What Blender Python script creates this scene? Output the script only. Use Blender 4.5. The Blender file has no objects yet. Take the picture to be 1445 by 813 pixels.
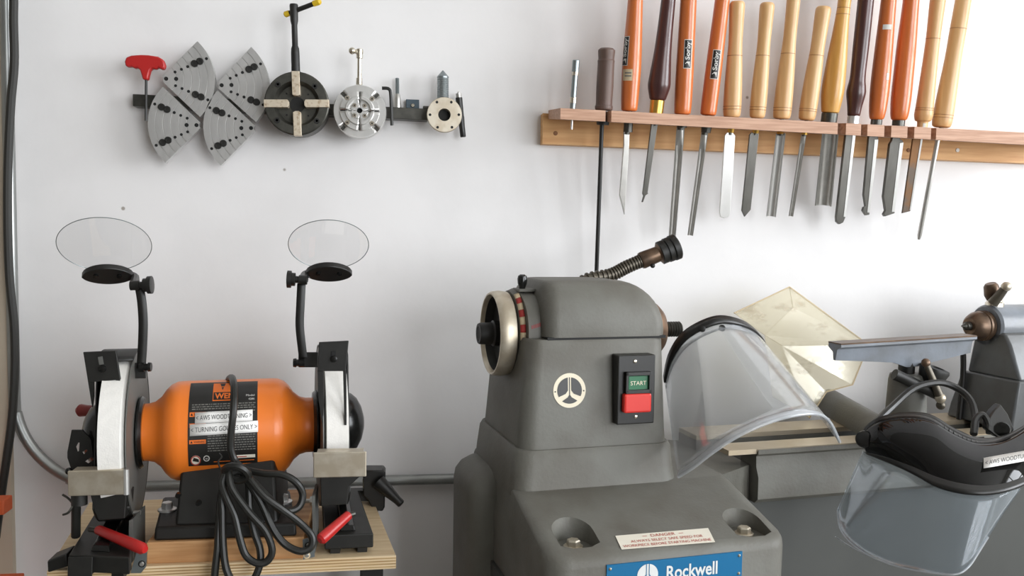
import bpy, bmesh, math, random
from mathutils import Vector as V, Matrix
random.seed(7)
scn = bpy.context.scene
COL = scn.collection
# ------------------------------------------------------------------ camera
F = 1200.0
YAW, PIT, ROLL = math.radians(8), math.radians(3.6), .015
CAM = V((0, -1.45, 1.2))
FW = V((math.sin(YAW)*math.cos(PIT), math.cos(YAW)*math.cos(PIT), -math.sin(PIT)))
R0 = V((math.cos(YAW), -math.sin(YAW), 0)); U0 = R0.cross(FW)
CR = R0*math.cos(ROLL)+U0*math.sin(ROLL); CU = U0*math.cos(ROLL)-R0*math.sin(ROLL)
cd = bpy.data.cameras.new('camera'); cd.sensor_width = 36; cd.lens = 36*F/1445
cd.clip_start = .02
cam = bpy.data.objects.new('camera', cd); COL.objects.link(cam)
cam.matrix_world = Matrix(((CR.x, CU.x, -FW.x, CAM.x), (CR.y, CU.y, -FW.y, CAM.y), (CR.z, CU.z, -FW.z, CAM.z), (0, 0, 0, 1)))
scn.camera = cam
# ------------------------------------------------------------------ light
scn.view_settings.view_transform = 'Standard'; scn.view_settings.look = 'None'
scn.view_settings.gamma = 1; scn.view_settings.use_curve_mapping = False
scn.view_settings.exposure = 0.0
wd = bpy.data.worlds.new('daylight'); scn.world = wd; wd.use_nodes = True
wd.node_tree.nodes['Background'].inputs[0].default_value = (.80, .90, 1, 1)
wd.node_tree.nodes['Background'].inputs[1].default_value = 1.3
def area(name, loc, target, sx, sy, power, col):
    l = bpy.data.lights.new(name, 'AREA'); l.shape = 'RECTANGLE'; l.size = sx; l.size_y = sy; l.energy = power; l.color = col
    o = bpy.data.objects.new(name, l); COL.objects.link(o); o.location = loc
    o.rotation_euler = (V(target)-V(loc)).to_track_quat('-Z', 'Y').to_euler(); return o
area('window_daylight', (3.35, -1.75, 1.75), (0, -1.75, 1.75), 1.9, 1.6, 128, (.93, .96, 1))
area('doorway_daylight', (2.05, -4.15, 1.55), (2.05, 0, 1.55), 2.1, 2.1, 116, (.95, .97, 1))
# ------------------------------------------------------------------ projection helpers (photo pixel + real depth -> place)
def ray(px, py): return FW+CR*((px-722.5)/F)-CU*((py-406.5)/F)
def W(px, py, e):                      # on the plane e metres in front of the back wall
    d = ray(px, py); return CAM+d*((-e-CAM.y)/d.y)
def D(px, py, z): return CAM+ray(px, py)*z
def Zp(px, py, z):
    d = ray(px, py); return CAM+d*((z-CAM.z)/d.z)
def sc(p): return (p-CAM).dot(FW)/F    # metres per pixel at a point
LA = math.radians(8.5); LO = D(820, 467, 1.18)
LAX, LAY = V((math.cos(LA), math.sin(LA), 0)), V((-math.sin(LA), math.cos(LA), 0))
def LW(x, y, z): return LO+LAX*x+LAY*y+V((0, 0, z))
def Lp(px, py, yl):                    # local (x, z) on the lathe plane y = yl
    d = ray(px, py); p = CAM+d*(((LO-CAM).dot(LAY)+yl)/d.dot(LAY))-LO; return p.dot(LAX), p.z
MLATHE = Matrix(((LAX.x, LAY.x, 0, LO.x), (LAX.y, LAY.y, 0, LO.y), (0, 0, 1, LO.z), (0, 0, 0, 1)))
# ------------------------------------------------------------------ materials
MT = {}
def lin(c): return tuple(((x/255)/12.92 if x/255 <= .04045 else ((x/255+.055)/1.055)**2.4) for x in c)+(1,)
def mat(name, rgb, rough=.5, metal=0, noise=0, nscale=40, stretch=(1, 1, 1), bump=0, bscale=200, spec=.5, coat=0, rgb2=None, lo=.4, hi=.62):
    m = bpy.data.materials.new(name); m.use_nodes = True; nt = m.node_tree; b = nt.nodes['Principled BSDF']
    c = lin(rgb); b.inputs['Base Color'].default_value = c; b.inputs['Roughness'].default_value = rough
    b.inputs['Metallic'].default_value = metal; b.inputs['Specular IOR Level'].default_value = spec
    b.inputs['Coat Weight'].default_value = coat
    tc = nt.nodes.new('ShaderNodeTexCoord'); mp = nt.nodes.new('ShaderNodeMapping'); mp.inputs['Scale'].default_value = stretch
    nt.links.new(tc.outputs['Object'], mp.inputs[0])
    if noise or rgb2:
        n = nt.nodes.new('ShaderNodeTexNoise'); n.inputs['Scale'].default_value = nscale; n.inputs['Detail'].default_value = 5
        nt.links.new(mp.outputs[0], n.inputs['Vector'])
        r = nt.nodes.new('ShaderNodeValToRGB'); r.color_ramp.elements[0].position = lo; r.color_ramp.elements[1].position = hi
        r.color_ramp.elements[1].color = c
        r.color_ramp.elements[0].color = lin(rgb2) if rgb2 else tuple(x*(1-noise) for x in c[:3])+(1,)
        nt.links.new(n.outputs[0], r.inputs[0]); nt.links.new(r.outputs[0], b.inputs['Base Color'])
    if bump:
        n2 = nt.nodes.new('ShaderNodeTexNoise'); n2.inputs['Scale'].default_value = bscale; n2.inputs['Detail'].default_value = 3
        nt.links.new(mp.outputs[0], n2.inputs['Vector'])
        bp = nt.nodes.new('ShaderNodeBump'); bp.inputs['Strength'].default_value = bump; bp.inputs['Distance'].default_value = .001
        nt.links.new(n2.outputs[0], bp.inputs['Height']); nt.links.new(bp.outputs[0], b.inputs['Normal'])
    MT[name] = m; return m
def clear(name, rgb, haze, gloss_rough=.05, gloss=.6, dirt=None, dscale=18, hi=.7, lo=.55, fac=.75, dark=0):
    """thin transparent plastic: see-through, a little milky, glossy"""
    m = bpy.data.materials.new(name); m.use_nodes = True; nt = m.node_tree; nt.nodes.clear(); N = nt.nodes.new; K = nt.links.new
    out = N('ShaderNodeOutputMaterial'); tr = N('ShaderNodeBsdfTransparent'); df = N('ShaderNodeBsdfPrincipled'); mx = N('ShaderNodeMixShader')
    tr.inputs[0].default_value = (*[.6+.4*c for c in lin(rgb)[:3]], 1) if not dark else (*lin(rgb)[:3], 1); df.inputs['Base Color'].default_value = lin(rgb); df.inputs['Roughness'].default_value = .5; df.inputs['Specular IOR Level'].default_value = 0 if dark else .5
    mx.inputs[0].default_value = haze; K(tr.outputs[0], mx.inputs[1]); K(df.outputs[0], mx.inputs[2])
    if dirt:
        tc = N('ShaderNodeTexCoord'); n = N('ShaderNodeTexNoise'); n.inputs['Scale'].default_value = dscale; n.inputs['Detail'].default_value = 6
        mp = N('ShaderNodeMapping'); mp.inputs['Scale'].default_value = (1, 1, 2.2); mp.inputs['Rotation'].default_value = (0, .5, 0)
        K(tc.outputs['Object'], mp.inputs[0]); K(mp.outputs[0], n.inputs['Vector'])
        r = N('ShaderNodeValToRGB'); r.color_ramp.elements[0].position = lo; r.color_ramp.elements[1].position = hi
        r.color_ramp.elements[0].color = (haze,)*3+(1,); r.color_ramp.elements[1].color = (fac,)*3+(1,)
        K(n.outputs[0], r.inputs[0]); K(r.outputs[0], mx.inputs[0])
        r2 = N('ShaderNodeValToRGB'); r2.color_ramp.elements[0].position = lo; r2.color_ramp.elements[1].position = hi
        r2.color_ramp.elements[0].color = lin(rgb); r2.color_ramp.elements[1].color = lin(dirt)
        K(n.outputs[0], r2.inputs[0]); K(r2.outputs[0], df.inputs['Base Color'])
    gl = N('ShaderNodeBsdfGlossy'); gl.inputs['Roughness'].default_value = gloss_rough
    fr = N('ShaderNodeFresnel'); fr.inputs[0].default_value = 1.46; mu = N('ShaderNodeMath'); mu.operation = 'MULTIPLY'; mu.inputs[1].default_value = gloss
    K(fr.outputs[0], mu.inputs[0]); m2 = N('ShaderNodeMixShader'); K(mu.outputs[0], m2.inputs[0]); K(mx.outputs[0], m2.inputs[1]); K(gl.outputs[0], m2.inputs[2])
    K(m2.outputs[0], out.inputs[0]); MT[name] = m; return m
mat('plaster', (236, 234, 233), .75, noise=.05, nscale=7, bump=.25, bscale=60, spec=.3, lo=.35, hi=.6)
_n = MT['plaster'].node_tree; _b = _n.nodes['Principled BSDF']; _src = _b.inputs['Base Color'].links[0].from_socket
_tc = _n.nodes.new('ShaderNodeTexCoord'); _vo = _n.nodes.new('ShaderNodeTexVoronoi'); _vo.inputs['Scale'].default_value = 5.5
_rp = _n.nodes.new('ShaderNodeValToRGB'); _rp.color_ramp.elements[0].position = .012; _rp.color_ramp.elements[1].position = .02
_rp.color_ramp.elements[0].color = (.45, .42, .38, 1); _rp.color_ramp.elements[1].color = (1, 1, 1, 1)
_mx = _n.nodes.new('ShaderNodeMix'); _mx.data_type = 'RGBA'; _mx.blend_type = 'MULTIPLY'; _mx.inputs[0].default_value = 1
_n.links.new(_tc.outputs['Object'], _vo.inputs['Vector']); _n.links.new(_vo.outputs['Distance'], _rp.inputs[0])
_n.links.new(_src, _mx.inputs[6]); _n.links.new(_rp.outputs[0], _mx.inputs[7]); _n.links.new(_mx.outputs[2], _b.inputs['Base Color'])
mat('room_white', (205, 203, 198), .8)
mat('room_grey', (150, 146, 140), .8)
mat('concrete', (120, 117, 110), .8, noise=.3, nscale=12)
mat('beige_trim', (200, 186, 166), .7)
mat('galvanised', (165, 167, 165), .38, .85, noise=.15, nscale=30, stretch=(1, 1, .3))
mat('rubber', (38, 37, 33), .5)
mat('cord_black', (30, 30, 27), .42)
mat('black_iron', (30, 29, 26), .5, noise=.25, nscale=60)
mat('black_plastic', (27, 26, 24), .38)
mat('black_gloss', (20, 20, 19), .22)
mat('grey_guard', (108, 108, 104), .45, .3)
mat('lathe_grey', (106, 105, 98), .55, rgb2=(94, 91, 83), nscale=14, bump=.35, bscale=240, lo=.36, hi=.6)
mat('cabinet_shade_grey', (68, 69, 66), .6, noise=.1, nscale=10)  # the lathe's kind of grey, darkened for the light blocked under the bed
mat('tail_sky_tint', (126, 132, 140), .34, rgb2=(112, 115, 119), nscale=18, bump=.2, bscale=200)  # blue tint of the sky reflection put into the paint colour
mat('tail_mid_tone', (98, 101, 103), .33, rgb2=(88, 89, 89), nscale=18, bump=.2, bscale=200)  # same casting, colour set between its shaded end and sky-lit front
mat('rust_spot', (120, 80, 48), .8)
mat('bed_steel', (200, 188, 168), .42, .5, rgb2=(186, 170, 144), nscale=10, stretch=(1, 1, 1))
mat('steel', (204, 202, 197), .3, .8, noise=.12, nscale=50)
mat('steel_bright', (232, 231, 228), .28, .75, noise=.08, nscale=80, stretch=(1, 1, .1))
mat('steel_plate', (214, 213, 211), .36, .7, noise=.1, nscale=70, stretch=(1, 1, .2))
mat('steel_dark', (92, 91, 86), .38, .85, noise=.25, nscale=60)
mat('steel_warm', (206, 197, 180), .4, .75, rgb2=(190, 178, 158), nscale=60)
mat('jaw_metal', (216, 203, 182), .45, .6, rgb2=(176, 152, 122), nscale=160, lo=.3, hi=.5)
mat('chuck_dark', (86, 85, 79), .42, .75, noise=.25, nscale=90)
mat('blade_dark', (112, 110, 105), .34, .8, noise=.3, nscale=40, stretch=(1, 1, .2))
mat('blade_rust', (128, 92, 60), .5, .6, rgb2=(104, 92, 82), nscale=40)
mat('nickel', (214, 206, 190), .22, .95)
mat('zinc', (150, 158, 160), .4, .9)
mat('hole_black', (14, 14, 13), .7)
mat('red_plastic', (178, 36, 34), .35)
mat('scale_red', (170, 52, 46), .6)
mat('red_dark', (134, 42, 38), .45)
mat('yellow_plastic', (222, 186, 40), .45)
mat('orange_paint', (244, 128, 40), .36, spec=.5, coat=.15)
mat('orange_rack', (206, 92, 48), .6)
mat('label_black', (30, 29, 27), .4)
mat('print_white', (214, 212, 206), .6)
mat('print_grey', (120, 118, 112), .6)
mat('print_orange', (235, 116, 40), .5)
mat('tape_white', (240, 238, 234), .5)
mat('tape_text', (78, 78, 80), .6)
mat('wheel_white', (234, 231, 225), .9, noise=.04, nscale=120, bump=.3, bscale=500)
mat('plywood', (230, 206, 168), .6, rgb2=(218, 190, 148), nscale=10, stretch=(1, 12, 12))
mat('pine', (206, 160, 112), .6, rgb2=(184, 134, 86), nscale=9, stretch=(1, 10, 14))
mat('ply_edge', (196, 164, 112), .7, rgb2=(160, 124, 78), nscale=14, stretch=(1, 1, 20))
mat('oak', (228, 180, 122), .55, rgb2=(206, 150, 94), nscale=14, stretch=(.7, 6, 9), lo=.3, hi=.65)
mat('walnut_shelf', (198, 158, 132), .6, rgb2=(176, 134, 108), nscale=24, stretch=(.6, 5, 10))
mat('handle_orange', (210, 114, 54), .3, noise=.18, nscale=20, stretch=(3, 3, .25), coat=.3)
mat('handle_pale', (218, 180, 130), .38, rgb2=(202, 158, 106), nscale=22, stretch=(3, 3, .3), coat=.1)
mat('handle_honey', (214, 166, 92), .35, rgb2=(194, 140, 66), nscale=18, stretch=(3, 3, .3), coat=.2)
mat('handle_dark', (82, 48, 44), .3, rgb2=(62, 36, 34), nscale=24, stretch=(3, 3, .3), coat=.2)
mat('handle_grey', (104, 82, 72), .5, rgb2=(88, 68, 60), nscale=30, stretch=(3, 3, .4))
mat('groove_brown', (140, 96, 56), .6)
mat('brass', (214, 170, 84), .28, .9)
mat('cream', (226, 216, 192), .5)
mat('sticker', (226, 220, 204), .45)
mat('sticker_red', (176, 72, 60), .6)
mat('plate_blue', (0, 100, 146), .35)
mat('plate_print', (214, 216, 214), .5)
mat('button_green', (34, 104, 68), .3)
mat('button_red', (214, 52, 44), .35)
mat('brown_metal', (118, 96, 78), .38, .7, rgb2=(92, 76, 64), nscale=50)
mat('copper_spot', (128, 100, 78), .45, .5, rgb2=(104, 84, 68), nscale=60)
mat('gooseneck', (98, 92, 82), .42, .7)
mat('blue_grey', (72, 84, 92), .45, .5)
mat('sign_tan', (204, 184, 150), .5)
clear('lens', (255, 255, 255), .012, .03, .12)
clear('visor', (240, 243, 246), .11, .12, .6)
clear('visor_rim', (240, 243, 246), .30, .12, .6)
clear('visor_blue', (214, 226, 236), .06, .10, .6)
clear('hood_plastic', (240, 232, 206), .22, .2, .4, dirt=(140, 116, 76), dscale=14, lo=.54, hi=.70, fac=.6)
clear('smoke_brow', (30, 29, 28), .45, .02, .8, dark=1)
# ------------------------------------------------------------------ mesh builder (collects world coordinates)
def frame_of(a):
    a = a.normalized(); h = V((0, 0, 1)) if abs(a.z) < .9 else V((1, 0, 0))
    u = a.cross(h).normalized(); return u, a.cross(u).normalized()
class MB:
    def __init__(s, M=None): s.v = []; s.f = []; s.M = M
    def add(s, vs, fs):
        n = len(s.v); s.v += [(s.M @ V(p)) if s.M else V(p) for p in vs]; s.f += [[n+i for i in f] for f in fs]; return s
    def box(s, a, b):
        x0, y0, z0 = a; x1, y1, z1 = b
        return s.add([(x0, y0, z0), (x1, y0, z0), (x1, y1, z0), (x0, y1, z0), (x0, y0, z1), (x1, y0, z1), (x1, y1, z1), (x0, y1, z1)],
                     [[3, 2, 1, 0], [4, 5, 6, 7], [0, 1, 5, 4], [1, 2, 6, 5], [2, 3, 7, 6], [3, 0, 4, 7]])
    def hexa(s, lo4, hi4):
        return s.add(list(lo4)+list(hi4), [[3, 2, 1, 0], [4, 5, 6, 7], [0, 1, 5, 4], [1, 2, 6, 5], [2, 3, 7, 6], [3, 0, 4, 7]])
    def prism(s, pts, vec):
        pts = [V(p) for p in pts]; vec = V(vec); n = len(pts)
        return s.add(pts+[p+vec for p in pts], [list(range(n))[::-1], list(range(n, 2*n))]+[[i, (i+1) % n, n+(i+1) % n, n+i] for i in range(n)])
    def loft(s, rings, cap=True, closed=True):
        n = len(rings[0]); vs = [p for r in rings for p in r]; fs = []
        for k in range(len(rings)-1):
            for i in range(n if closed else n-1):
                j = (i+1) % n; fs.append([k*n+i, k*n+j, (k+1)*n+j, (k+1)*n+i])
        if cap: fs += [list(range(n))[::-1], [(len(rings)-1)*n+i for i in range(n)]]
        return s.add(vs, fs)
    def rev(s, o, axis, prof, n=24, a0=0, a1=None, u=None):
        o = V(o); a = V(axis).normalized()
        if u is None: u, w = frame_of(a)
        else: u = V(u).normalized(); w = a.cross(u).normalized()
        full = a1 is None; m = n if full else n+1; span = 2*math.pi if full else a1-a0
        rings = [[o+a*t+(u*math.cos(a0+span*i/n)+w*math.sin(a0+span*i/n))*max(r, 1e-5) for i in range(m)] for t, r in prof]
        return s.loft(rings, cap=full, closed=full)
    def cyl(s, p0, p1, r, r1=None, n=20):
        p0 = V(p0); p1 = V(p1); return s.rev(p0, p1-p0, [(0, r), ((p1-p0).length, r if r1 is None else r1)], n)
    def ball(s, c, r, n=16, sq=(1, 1, 1)):
        rings = []
        for k in range(1, 10):
            t = math.pi*k/10; rings.append([V(c)+V((r*sq[0]*math.sin(t)*math.cos(2*math.pi*i/n), r*sq[1]*math.sin(t)*math.sin(2*math.pi*i/n), -r*sq[2]*math.cos(t))) for i in range(n)])
        return s.loft(rings)
    def tube(s, pts, r, n=8, smooth=4, closed=False):
        pts = [V(p) for p in pts]
        if smooth: pts = spline(pts, smooth, closed)
        m = len(pts); rr = r if isinstance(r, (list, tuple)) else None; rings = []; u = None
        for i in range(m):
            t = (pts[(i+1) % m]-pts[i-1]) if closed else (pts[min(i+1, m-1)]-pts[max(i-1, 0)])
            t.normalize()
            if u is None: u, _ = frame_of(t)
            u = (u-t*u.dot(t)).normalized(); w = t.cross(u)
            q = r if rr is None else rr[0]+(rr[1]-rr[0])*i/(m-1)
            rings.append([pts[i]+(u*math.cos(2*math.pi*k/n)+w*math.sin(2*math.pi*k/n))*q for k in range(n)])
        if closed: rings.append(rings[0])
        return s.loft(rings, cap=not closed)
    def sheet(s, rows): return s.loft(rows, cap=False, closed=False)
    def build(s, name, m, parent=None, smooth=35, bevel=0, solid=0, seg=2):
        inv = ROOTS[parent.name].inverted() if parent else Matrix()
        if parent is None:
            c = sum(s.v, V())/len(s.v); c.z = min(p.z for p in s.v); inv = Matrix.Translation(-c)
        me = bpy.data.meshes.new(name); me.from_pydata([inv @ p for p in s.v], [], s.f)
        bm = bmesh.new(); bm.from_mesh(me); bmesh.ops.recalc_face_normals(bm, faces=bm.faces); bm.to_mesh(me); bm.free()
        me.materials.append(MT[m])
        if smooth:
            me.polygons.foreach_set('use_smooth', [True]*len(me.polygons)); me.set_sharp_from_angle(angle=math.radians(smooth))
        o = bpy.data.objects.new(name, me); COL.objects.link(o)
        if parent: o.parent = parent; ROOTS[o.name] = ROOTS[parent.name]
        else: o.location = c; ROOTS[o.name] = Matrix.Translation(c)
        if solid:
            q = o.modifiers.new('s', 'SOLIDIFY'); q.thickness = solid; q.offset = 0
        if bevel:
            q = o.modifiers.new('b', 'BEVEL'); q.width = bevel; q.segments = seg; q.limit_method = 'ANGLE'; q.angle_limit = math.radians(40)
            if smooth: q.harden_normals = False
        return o
ROOTS = {}
def spline(P, k, closed=False):
    n = len(P); out = []
    g = (lambda i: P[i % n]) if closed else (lambda i: P[max(0, min(n-1, i))])
    for i in range(n if closed else n-1):
        a, b, c, d = g(i-1), g(i), g(i+1), g(i+2)
        for j in range(k):
            t = j/k; out.append(.5*((2*b)+(c-a)*t+(2*a-5*b+4*c-d)*t*t+(3*b-a-3*c+d)*t**3))
    if not closed: out.append(P[-1])
    return out
def tag(o, label=None, cat=None, group=None, kind=None):
    if label: o['label'] = label
    if cat: o['category'] = cat
    if group: o['group'] = group
    if kind: o['kind'] = kind
    return o
def thing(name, loc, label, cat, group=None):
    o = bpy.data.objects.new(name, None); COL.objects.link(o); o.empty_display_size = .05
    M = loc if isinstance(loc, Matrix) else Matrix.Translation(V(loc))
    o.matrix_world = M; ROOTS[o.name] = M.copy(); return tag(o, label, cat, group)
def cut(o, cutters):
    """boolean holes in an already built object; cutters: MB in world coordinates"""
    tmp = []
    bpy.context.view_layer.update()
    for i, c in enumerate(cutters):
        t = c.build('cutter', 'hole_black'); tmp.append(t)
        q = o.modifiers.new('c%d' % i, 'BOOLEAN'); q.operation = 'DIFFERENCE'; q.solver = 'EXACT'; q.object = t
    bpy.context.view_layer.update()
    me = bpy.data.meshes.new_from_object(o.evaluated_get(bpy.context.evaluated_depsgraph_get()))
    o.modifiers.clear(); old = o.data; o.data = me; bpy.data.meshes.remove(old); me.name = o.name
    while len(me.materials) > 1: me.materials.pop()
    me.polygons.foreach_set('use_smooth', [True]*len(me.polygons)); me.set_sharp_from_angle(angle=math.radians(35))
    for t in tmp:
        d = t.data; ROOTS.pop(t.name, None); bpy.data.objects.remove(t); bpy.data.meshes.remove(d)
    return o
def rrect(x0, x1, y0, y1, r, z, k=5):
    pts = []
    for cx, cy, a in ((x1-r, y1-r, 0), (x0+r, y1-r, 90), (x0+r, y0+r, 180), (x1-r, y0+r, 270)):
        for i in range(k+1):
            t = math.radians(a+90*i/k); pts.append((cx+r*math.cos(t), cy+r*math.sin(t), z))
    return pts
_tc = {}
def glyphs(s, bold=0):
    if (s, bold) not in _tc:
        c = bpy.data.curves.new('t', 'FONT'); c.body = s; c.size = 1; c.offset = bold; c.resolution_u = 3
        o = bpy.data.objects.new('t', c); COL.objects.link(o); bpy.context.view_layer.update()
        me = bpy.data.meshes.new_from_object(o.evaluated_get(bpy.context.evaluated_depsgraph_get()))
        vs = [tuple(v.co) for v in me.vertices]; fs = [list(p.vertices) for p in me.polygons]
        bpy.data.objects.remove(o); bpy.data.curves.remove(c); bpy.data.meshes.remove(me)
        x0 = min(v[0] for v in vs); x1 = max(v[0] for v in vs); _tc[(s, bold)] = (vs, fs, x0, x1)
    return _tc[(s, bold)]
def text(mb, s, fn, x0, x1, y0, h, bold=0):
    """letters between x0..x1, base line y0, capital height h, placed by fn(x, y)"""
    vs, fs, a, b = glyphs(s, bold)
    mb.add([fn(x0+(v[0]-a)/(b-a)*(x1-x0), y0+v[1]/.70*h) for v in vs], fs); return mb
def rectf(mb, fn, x0, x1, y0, y1, nx=1, ny=1):
    return mb.sheet([[fn(x0+(x1-x0)*i/nx, y0+(y1-y0)*j/ny) for i in range(nx+1)] for j in range(ny+1)])
# ------------------------------------------------------------------ the room
def struct(name, a, b, m, parent=None):
    o = MB().box(a, b).build(name, m, parent, smooth=0)
    if not parent: tag(o, kind='structure')
    return o
struct('wall_back', (-2.2, 0, 0), (3.3, .12, 2.9), 'plaster')
struct('floor', (-2.2, -4.1, -.1), (3.3, .12, 0), 'concrete')
struct('ceiling', (-2.2, -4.1, 2.9), (3.3, .12, 3.0), 'room_white')
struct('wall_left', (-2.3, -4.1, 0), (-2.2, .12, 2.9), 'room_grey')
wr = MB()
for a, b in (((3.2, -4.1, 0), (3.3, 0, .95)), ((3.2, -4.1, 2.55), (3.3, 0, 2.9)), ((3.2, -4.1, .95), (3.3, -2.7, 2.55)), ((3.2, -.8, .95), (3.3, 0, 2.55))): wr.box(a, b)
tag(wr.build('wall_right', 'room_white', smooth=0), kind='structure')
wf = MB()
for a, b in (((-2.2, -4.1, 0), (1.0, -4.0, 2.9)), ((3.1, -4.1, 0), (3.3, -4.0, 2.9)), ((1.0, -4.1, 2.6), (3.1, -4.0, 2.9)), ((1.0, -4.1, 0), (3.1, -4.0, .5))): wf.box(a, b)
tag(wf.build('wall_front', 'room_grey', smooth=0), kind='structure')
def window(n, pts_boxes):
    for i, (a, b) in enumerate(pts_boxes):
        if i == 0: o = struct(n, a, b, 'room_white')
        else: MB().box(a, b).build('window_bar', 'room_white', o, smooth=0)
window('window_1', [((3.2, -2.7, 1.72), (3.26, -.8, 1.77))]+[((3.2, y-.02, .95), (3.26, y+.02, 2.55)) for y in (-2.23, -1.75, -1.27)])
window('window_2', [((1.0, -4.07, 1.2), (3.1, -4.02, 1.26))]+[((1.0, -4.07, 1.9), (3.1, -4.02, 1.96))]+[((x-.025, -4.07, .5), (x+.025, -4.02, 2.6)) for x in (1.53, 2.05, 2.57)])
struct('trim_1', (-.80, -.012, 0), (W(7, 300, .012).x, 0, 2.9), 'beige_trim')
# ------------------------------------------------------------------ conduit, cable, shelf rack at the left edge
cx = W(15, 300, .015).x
cz = W(300, 684, .015).z
pts = [V((cx, -.016, 2.0)), V((cx, -.016, 1.6)), V((cx, -.016, 1.2)), V((cx, -.016, cz+.15))]
pts += [V((cx+.15*(1-math.cos(a)), -.016, cz+.15*(1-math.sin(a)))) for a in [math.radians(t) for t in range(10, 91, 10)]]
pts += [V((cx+.15+i*.1, -.016, cz)) for i in range(1, 10)]
cn = thing('conduit', (cx, -.016, cz), 'galvanised steel conduit running down the left edge and bending along the wall', 'pipe')
MB().tube(pts, .0088, 14, 2).build('pipe', 'galvanised', cn)
for q in (W(72, 657, .02), W(330, 682, .02)):
    pass
MB().tube([V((cx+.15*(1-math.cos(a)), -.016, cz+.15*(1-math.sin(a)))) for a in (math.radians(62), math.radians(64))], .0104, 14, 0).build('coupling', 'galvanised', cn)
MB().tube([W(*p) for p in ((14, -120, .034), (19, -20, .034), (19, 30, .034), (20, 90, .034), (15, 150, .036), (11, 240, .036), (11, 330, .036), (14, 400, .036), (20, 460, .036), (21, 520, .036), (17, 590, .036), (9, 650, .036), (3, 690, .034), (-6, 760, .03))], .0062, 10, 5).build('cable', 'rubber')
tag(bpy.data.objects['cable'], 'thick black rubber cable hanging in front of the conduit', 'cable')
sr = thing('shelf_rack', (-.72, -.2, 0), 'orange painted steel shelf rack cut off by the left edge', 'rack')
p = W(18, 698, .12); q = W(18, 718, .12)
MB().box((-.76, -.15, q.z), (p.x, -.12, p.z)).build('beam', 'orange_rack', sr, smooth=0, bevel=.002)
p = W(35, 808, .20)
MB().box((-.76, -.23, p.z-.03), (p.x, -.20, p.z)).build('beam', 'orange_rack', sr, smooth=0, bevel=.002)
MB().box((-.76, -.23, 0), (-.73, -.12, q.z+.06)).build('upright', 'orange_rack', sr, smooth=0, bevel=.002)
MB().box((-.76, -.1201, p.z-.03), (-.735, -.03, p.z)).build('wall_bracket', 'orange_rack', sr, smooth=0)
# ------------------------------------------------------------------ chuck parts on the wall bar
eb = .024
a, b = W(187, 132, eb), W(604, 168, eb)
zt = W(400, 139, eb).z; zb = W(400, 160, eb).z+.001
zt = W(590, 153, eb).z; zl = W(187, 132.5, eb).z
MB().hexa([(a.x, -eb, zl-.019), (b.x, -eb, zt-.019), (b.x, 0, zt-.019), (a.x, 0, zl-.019)], [(a.x, -eb, zl), (b.x, -eb, zt), (b.x, 0, zt), (a.x, 0, zl)]).build('steel_wall_bar', 'steel_dark', bevel=.001, smooth=0)
tag(bpy.data.objects['steel_wall_bar'], 'dark horizontal steel bar on the wall carrying chucks and jaws', 'bar')
def on_wall_fn(c, e, ang=0):
    """local millimetre-free map on plane e around pixel c: fn(x right, y up) in metres"""
    o = W(c[0], c[1], e); ca, sa = math.cos(ang), math.sin(ang)
    return lambda x, y: V((o.x+x*ca-y*sa, -e, o.z+x*sa+y*ca))
def poly_wall(mb, fn, pts, depth):
    return mb.prism([fn(*p) for p in pts], (0, depth, 0))
RJ = .0832
def jaw_plate(apex, mid, label):
    A = W(*apex, .04); Mx = W(*mid, .04); ang = math.atan2(Mx.z-A.z, Mx.x-A.x)
    t = thing('jaw_plate', (A.x, -.034, A.z), label, 'jaw plate', 'quarter jaw plates on the wall bar')
    rot = lambda r, th: V((A.x+r*math.cos(ang+th), 0, A.z+r*math.sin(ang+th)))
    mb = MB(); q = math.radians(45)
    radii = [.006]+[RJ*k/6.3 for k in (1.9, 2.8, 3.7, 4.6, 5.5)]+[RJ]
    S = []
    n = 14
    prof = []                                  # front surface radii with shallow concentric grooves
    for i, r in enumerate(radii):
        if i in (0, len(radii)-1): prof.append((r, 0))
        else: prof += [(r-.0007, 0), (r-.0005, .0016), (r+.0005, .0016), (r+.0007, 0)]
    rings = []
    for r, d in prof:
        rings.append([rot(r, -q+2*q*i/n)+V((0, -.040+d, 0)) for i in range(n+1)])
    rings = [[p+V((0, .0, 0)) for p in rings[0]]]+rings
    back_in = [rot(radii[0], -q+2*q*i/n)+V((0, -.027, 0)) for i in range(n+1)]
    back_out = [rot(RJ, -q+2*q*i/n)+V((0, -.027, 0)) for i in range(n+1)]
    allr = rings[1:]+[back_out, back_in, rings[1]]
    mb.sheet(allr)
    for s_ in (0, n):                          # straight flanks
        col = [r[s_] for r in rings[1:]]+[back_out[s_], back_in[s_]]
        mb.add(col, [list(range(len(col)))])
    o = mb.build('plate', 'steel_plate', t, smooth=30)
    holes = [(.010, 0, .0034), (.025, .0, .0034)]
    for sgn in (-1, 1):
        for k, rr in ((0, .0024), (1, .0024), (2, .0025), (5, .0025)):
            holes.append((.026+.0105*k, sgn*.42, rr))
    for r, th, rr in holes:
        p = rot(r, th); MB().rev((p.x, -.0402, p.z), (0, 1, 0), [(0, rr*.95), (.0004, rr*.95)], 10).build('hole', 'hole_black', t)
    for sgn in (-1, 1):
        for k in (3, 4):
            p = rot(.026+.0105*k+(.001 if k == 3 else -.0005), sgn*.42)
            m = MB().rev((p.x, -.0425, p.z), (0, 1, 0), [(.0006, .0022), (0, .0026), (0, .0052), (.001, .0056), (.004, .0056)], 14)
            m.build('screw', 'black_iron', t)
jaw_plate((225, 111), (299, 112), 'upper left quarter-round steel jaw plate beside the red hex key')
jaw_plate((286.6, 176.7), (213, 176), 'lower left quarter-round steel jaw plate below the red hex key')
jaw_plate((303.5, 120.5), (375, 119), 'upper right quarter-round steel jaw plate next to the dark chuck')
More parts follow.
